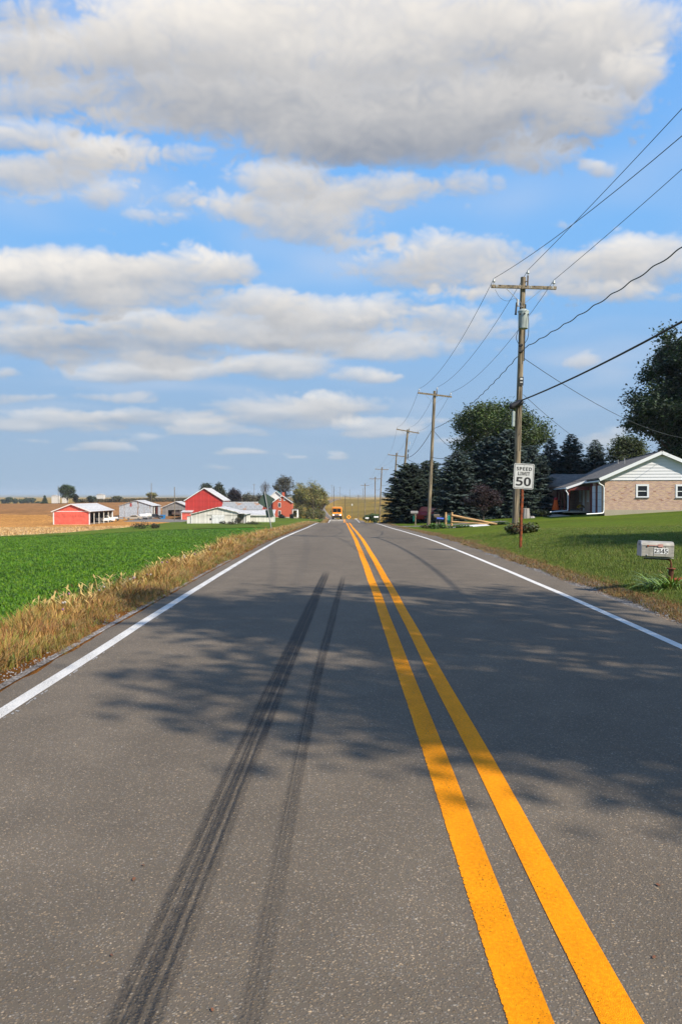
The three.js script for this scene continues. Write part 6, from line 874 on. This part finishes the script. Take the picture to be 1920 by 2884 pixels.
{ const R = rng(201), leftS = (d) => roadX(d) - 3.72;
  const tufts = [tuft(9, 1, { len: 1, w: 0.035, lean: 0.5, bend: 1.3, spread: 0.3 }), tuft(8, 2, { len: 1, w: 0.022, lean: 0.35, bend: 0.8, spread: 0.34 }), tuft(7, 3, { len: 1, w: 0.05, lean: 0.7, bend: 1.6, spread: 0.4 })];
  tufts.forEach((g, i) => strew('dry_grass', ['dry curled straw grass along the left edge of the road', 'upright straw stems along the left edge of the road', 'broad brown dead leaves along the left edge of the road'][i], 'dry grass', g, M.blade, [13000, 11000, 7000][i], () => {
    const d = farD(R, 5.5, 215), u = Math.pow(R(), 0.75), x = leftS(d) + 0.06 - u * (1.05 + 0.25 * sstep(20, 60, d)) + 0.2 * noise(d * 0.5, 3.3), dens = fbm(x * 0.6, d * 0.35, 2); if (u < 0.2 && noise(d * 0.45, 8.8) > 0.12 && d < 13) return null;
    const thin = noise(x * 0.9 + 7, d * 0.55); if (thin > 0.22 && R() < 0.75) return null; const hgt = (0.07 + 0.25 * Math.min(1, u * 1.5)) * (0.6 + 0.75 * R() * R() + 0.2 * R()) * (1 + 0.7 * dens) * (i === 2 ? 0.55 : 1), grow = 1 + d / 60, gr = noise(x * 0.8 + 3, d * 0.3) + (u - 0.5) * 0.35;
    const col = (R() < 0.16 + 0.6 * clamp(gr)) ? pick(R, OLIVE) : (u < 0.34 ? pick(R, [[0.28, 0.14, 0.045], [0.36, 0.20, 0.06], [0.40, 0.24, 0.07], [0.22, 0.19, 0.04]]) : pick(R, STRAW)), v = 0.75 + 0.5 * R(); return { x, y: land(x, d) + 0.02, z: -d, s: hgt, wide: Math.min(2.2, grow) * (hgt < 0.3 ? 1.2 : 0.9), turn: R() * 6.283, c: [col[0] * v, col[1] * v, col[2] * v] }; }));
  strew('foxtail_grass', 'tall foxtail stems with nodding seed heads among the dry grass', 'dry grass', tuft(2, 8, { len: 1, w: 0.012, lean: 0.25, bend: 1.5, spread: 0.3, head: 0.022, segs: 10 }), M.blade, 900, () => { const d = farD(R, 6, 120), x = leftS(d) - 0.4 - R() * 0.8, v = 0.8 + 0.4 * R(), hh = 0.42 + 0.3 * R(); if (noise(d * 0.35, 1.2) < -0.05) return null; return { x, y: land(x, d), z: -d, s: hh, turn: R() * 6.283, c: [0.52 * v, 0.36 * v, 0.12 * v] }; });
  strew('green_weeds', 'green broadleaf weeds among the dry grass', 'weeds', tuft(10, 9, { len: 1, w: 0.16, lean: 1.0, bend: 0.9, spread: 0.5, segs: 3 }), M.blade, 900, () => { const d = farD(R, 5.5, 90), u = R(), x = leftS(d) - 0.15 - u * 1.6; if (noise(x * 0.9 + 5, d * 0.45) < 0.12) return null; const v = 0.7 + 0.6 * R(); return { x, y: land(x, d) + 0.01, z: -d, s: 0.10 + 0.14 * R(), turn: R() * 6.283, c: [0.07 * v, 0.12 * v, 0.02 * v] }; });
  strew('clover_heads', 'small pale and mauve clover heads in the verge', 'flowers', new THREE.IcosahedronGeometry(1, 1), M.blade, 40, () => { const d = farD(R, 9, 120), x = leftS(d) - 0.4 - R() * 0.5; return { x, y: land(x, d) + 0.24 + 0.1 * R(), z: -d, s: 0.012 + 0.004 * R() + d * 0.0002, turn: 0, c: R() < 0.4 ? [0.30, 0.14, 0.24] : [0.5, 0.45, 0.38] }; });
  const GREEN = [[0.072, 0.175, 0.006], [0.10, 0.21, 0.008], [0.052, 0.14, 0.006], [0.13, 0.235, 0.012]];
  const leafy = tuft(12, 10, { len: 1, w: 0.42, lean: 1.1, bend: 0.8, spread: 1.0, segs: 2 });
  strew('crop_leaves', 'green crop leaves of the field beyond the dry grass', 'crop', leafy, M.blade, 85000, () => { const d = farD(R, 7, 170, 0.95), reach = Math.min(70, 4 + d * 0.42), x = -4.05 - Math.pow(R(), 1.1) * reach; if (d > fieldEdge(x) - 1 || x < -0.46 * d - 3) return null; const v = (0.75 + 0.5 * R()) * (1 + 0.35 * noise(x * 0.5, d * 0.3)), c = pick(R, GREEN), g = 0.062 + 0.035 * R() + d * 0.0015; return { x, y: land(x, d) + 0.035, z: -d, s: g, tall: 0.55 + 0.3 * R(), turn: R() * 6.283, c: [c[0] * v, c[1] * v, c[2] * v] }; });
  // lawn
  const LG = [[0.125, 0.175, 0.016], [0.16, 0.215, 0.02], [0.095, 0.14, 0.014], [0.19, 0.20, 0.03], [0.25, 0.20, 0.05]];
  const lawnT = [tuft(9, 21, { len: 1, w: 0.07, lean: 0.6, bend: 0.8, spread: 0.9, segs: 3 }), tuft(9, 22, { len: 1, w: 0.06, lean: 0.9, bend: 1.2, spread: 1.0, segs: 3 })];
  lawnT.forEach((g, i) => strew('lawn_grass', ['longer green lawn grass by the mailbox and sign', 'matted short lawn grass behind the roadside'][i], 'grass', g, M.blade, i ? 42000 : 38000, () => {
    const d = farD(R, 9, i ? 62 : 36), s0 = 4.15 + Math.pow(R(), 1.2) * Math.min(22, d * 0.42), x = roadX(d) + s0; if (x > 0.43 * d + 1.5) return null;
    const edge = clamp((s0 - 4.1) / 0.7), long = clamp(1.4 - (d - 12) / 22), hh = (0.045 + 0.075 * long * edge * (0.6 + 0.5 * R())) * (i ? 0.8 : 1), dry = noise(x * 0.35 + 2, d * 0.22) * 0.6 + (d > 30 ? 0.12 : -0.1) + (edge < 0.5 ? 0.35 : 0), c = R() < 0.12 + clamp(dry) * 0.55 ? pick(R, LG.slice(3)) : pick(R, LG.slice(0, 3)), v = 0.75 + 0.5 * R();
    return { x, y: land(x, d) + 0.015, z: -d, s: hh, wide: 0.9 + d * 0.02, turn: R() * 6.283, c: [c[0] * v, c[1] * v, c[2] * v] }; }));
  strew('dead_edge_grass', 'brown dead grass between the right shoulder and the lawn', 'dry grass', tuft(9, 23, { len: 1, w: 0.06, lean: 1.2, bend: 1.2, spread: 1.1, segs: 3 }), M.blade, 13000, () => { const d = farD(R, 8, 120), s0 = 3.72 + 0.22 * noise(d * 0.5, 9.2) + 0.75 * R() * (0.7 + 0.6 * noise(d * 0.6, 4.2)), x = roadX(d) + s0 + 0.1 * noise(d * 1.2, 1.1), v = 0.7 + 0.5 * R(), c = pick(R, [[0.32, 0.17, 0.05], [0.24, 0.11, 0.035], [0.22, 0.16, 0.04], [0.15, 0.15, 0.03]]); return { x, y: land(x, d) + 0.012, z: -d, s: 0.05 + 0.03 * R(), wide: 1 + d * 0.02, turn: R() * 6.283, c: c.map((q) => q * v) }; });
  // crushed stone along both edges
  const peb = new THREE.DodecahedronGeometry(1, 0);
  strew('edge_gravel', 'loose grey stones along both edges of the asphalt', 'gravel', peb, std({ color: 0xffffff }), 5200, (i) => { const left = i % 2, d = farD(R, 4.5, 34), x = roadX(d) + (left ? -3.66 - 0.42 * Math.pow(R(), 1.3) : 3.6 + 0.45 * Math.pow(R(), 1.3)), v = 0.10 + 0.18 * R(); if (noise(d * 0.45, left ? 8.8 : 2.2) < -0.12) return null; return { x, y: land(x, d) + 0.032, z: -d, s: 0.005 + 0.009 * R() * R(), tall: 0.7, turn: R() * 6.3, rx: R() * 3, c: [v * 1.02, v * 0.98, v * 0.95] }; });
  // corn stubble
  strew('corn_stubble', 'cut corn stalks and husks on the tan stubble field', 'stubble', tuft(7, 31, { len: 1, w: 0.5, lean: 1.3, bend: 1.0, spread: 1.6, segs: 2 }), M.blade, 16000, () => { const x = -48 - 61 * R(), e = fieldEdge(x), d = e + Math.pow(R(), 1.2) * 95; if (x < -0.46 * d || (Math.abs(x + 70) < 5 && d > 214 && d < 239) || (x > -64 && d > 226)) return null; const v = 0.8 + 0.5 * R(), c = pick(R, [[0.58, 0.38, 0.15], [0.66, 0.46, 0.20], [0.40, 0.24, 0.09]]); return { x, y: land(x, d) + 0.1, z: -d, s: 0.22 + 0.16 * R(), wide: 1.2, turn: R() * 6.283, c: c.map((q) => q * v) }; });
}
{ // day lily leaves round the mailbox post: broad strappy leaves
  const R = rng(301), t = thing('lily_clump', 'clump of long strappy green leaves round the mailbox post', 'plant', onLand(5.5, 13.75, -0.02)), mats = [[0.10, 0.19, 0.015], [0.14, 0.26, 0.025], [0.20, 0.30, 0.03], [0.42, 0.28, 0.05]].map((c) => new THREE.MeshPhysicalMaterial({ color: rgb(...c), roughness: 0.6, transmission: 0.25, thickness: 0, side: THREE.DoubleSide }));
  for (let i = 0; i < 170; i++) { const a = R() * 6.283, q = Math.sqrt(R()); part('leaf', bladeGeo([[0.25 + 0.75 * q * R() + 0.15, 0.9 + 1.1 * R(), 0.30 + 0.32 * R(), 0.022 + 0.012 * R(), a + (R() - 0.5), Math.cos(a) * q * 0.42 + 0.02, Math.sin(a) * q * 0.30, 7]]), mats[R() < 0.1 ? 3 : Math.floor(R() * 3)], t); }
}
{ // dry leaves lying on the asphalt
  const R = rng(401), spots = [[399, 2450], [594, 2870], [308, 2710], [372, 2490], [1860, 2510], [1345, 2055], [1850, 2720], [500, 1990], [760, 1812]];
  spots.forEach(([px, py], i) => { const d = F * EYE / (py - 1395), x = lat(px, d), g = new THREE.CircleGeometry(0.005 + 0.005 * R(), 7).scale(1.5, 0.8, 1); const p = g.attributes.position; for (let k = 0; k < p.count; k++) p.setZ(k, 0.002 * Math.sin(p.getX(k) * 300) + 0.001 * R()); g.rotateX(-Math.PI / 2).rotateY(R() * 6.3).computeVertexNormals(); g.translate(x, onRoad(x, d) + 0.006, -d); single('dry_leaf', g, std({ color: rgb(0.16, 0.06, 0.025), side: THREE.DoubleSide }), 'tiny dry brown leaf lying on the asphalt', 'leaf', 'dry leaves on the road'); });
}
for (const s of [1, -1]) { const d = s > 0 ? 66 : 108, g = sheet(range(0, 1, 6), range(0, 1, 8), (q) => q, () => 0, 1), p = g.attributes.position, uv = g.attributes.uv; for (let i = 0; i < p.count; i++) { const q = p.getX(i), r = -p.getZ(i), dd = d + r * 3.4 + (q > 0.1 ? 0 : (r - 0.5) * 1.5), x = roadX(dd) + 3.62 + q * (s > 0 ? 9 : 4); p.setXYZ(i, x, land(x, dd) + 0.045, -dd); uv.setXY(i, x * 0.6, dd * 0.6); } g.computeVertexNormals(); const c = new Float32Array(p.count * 3).fill(1); g.setAttribute('color', new THREE.BufferAttribute(c, 3)); structure('driveway', g, M.gravel); }

scene.traverse((o) => { if (o.isMesh) { o.castShadow = true; o.receiveShadow = true; } });
renderer.render(scene, camera);
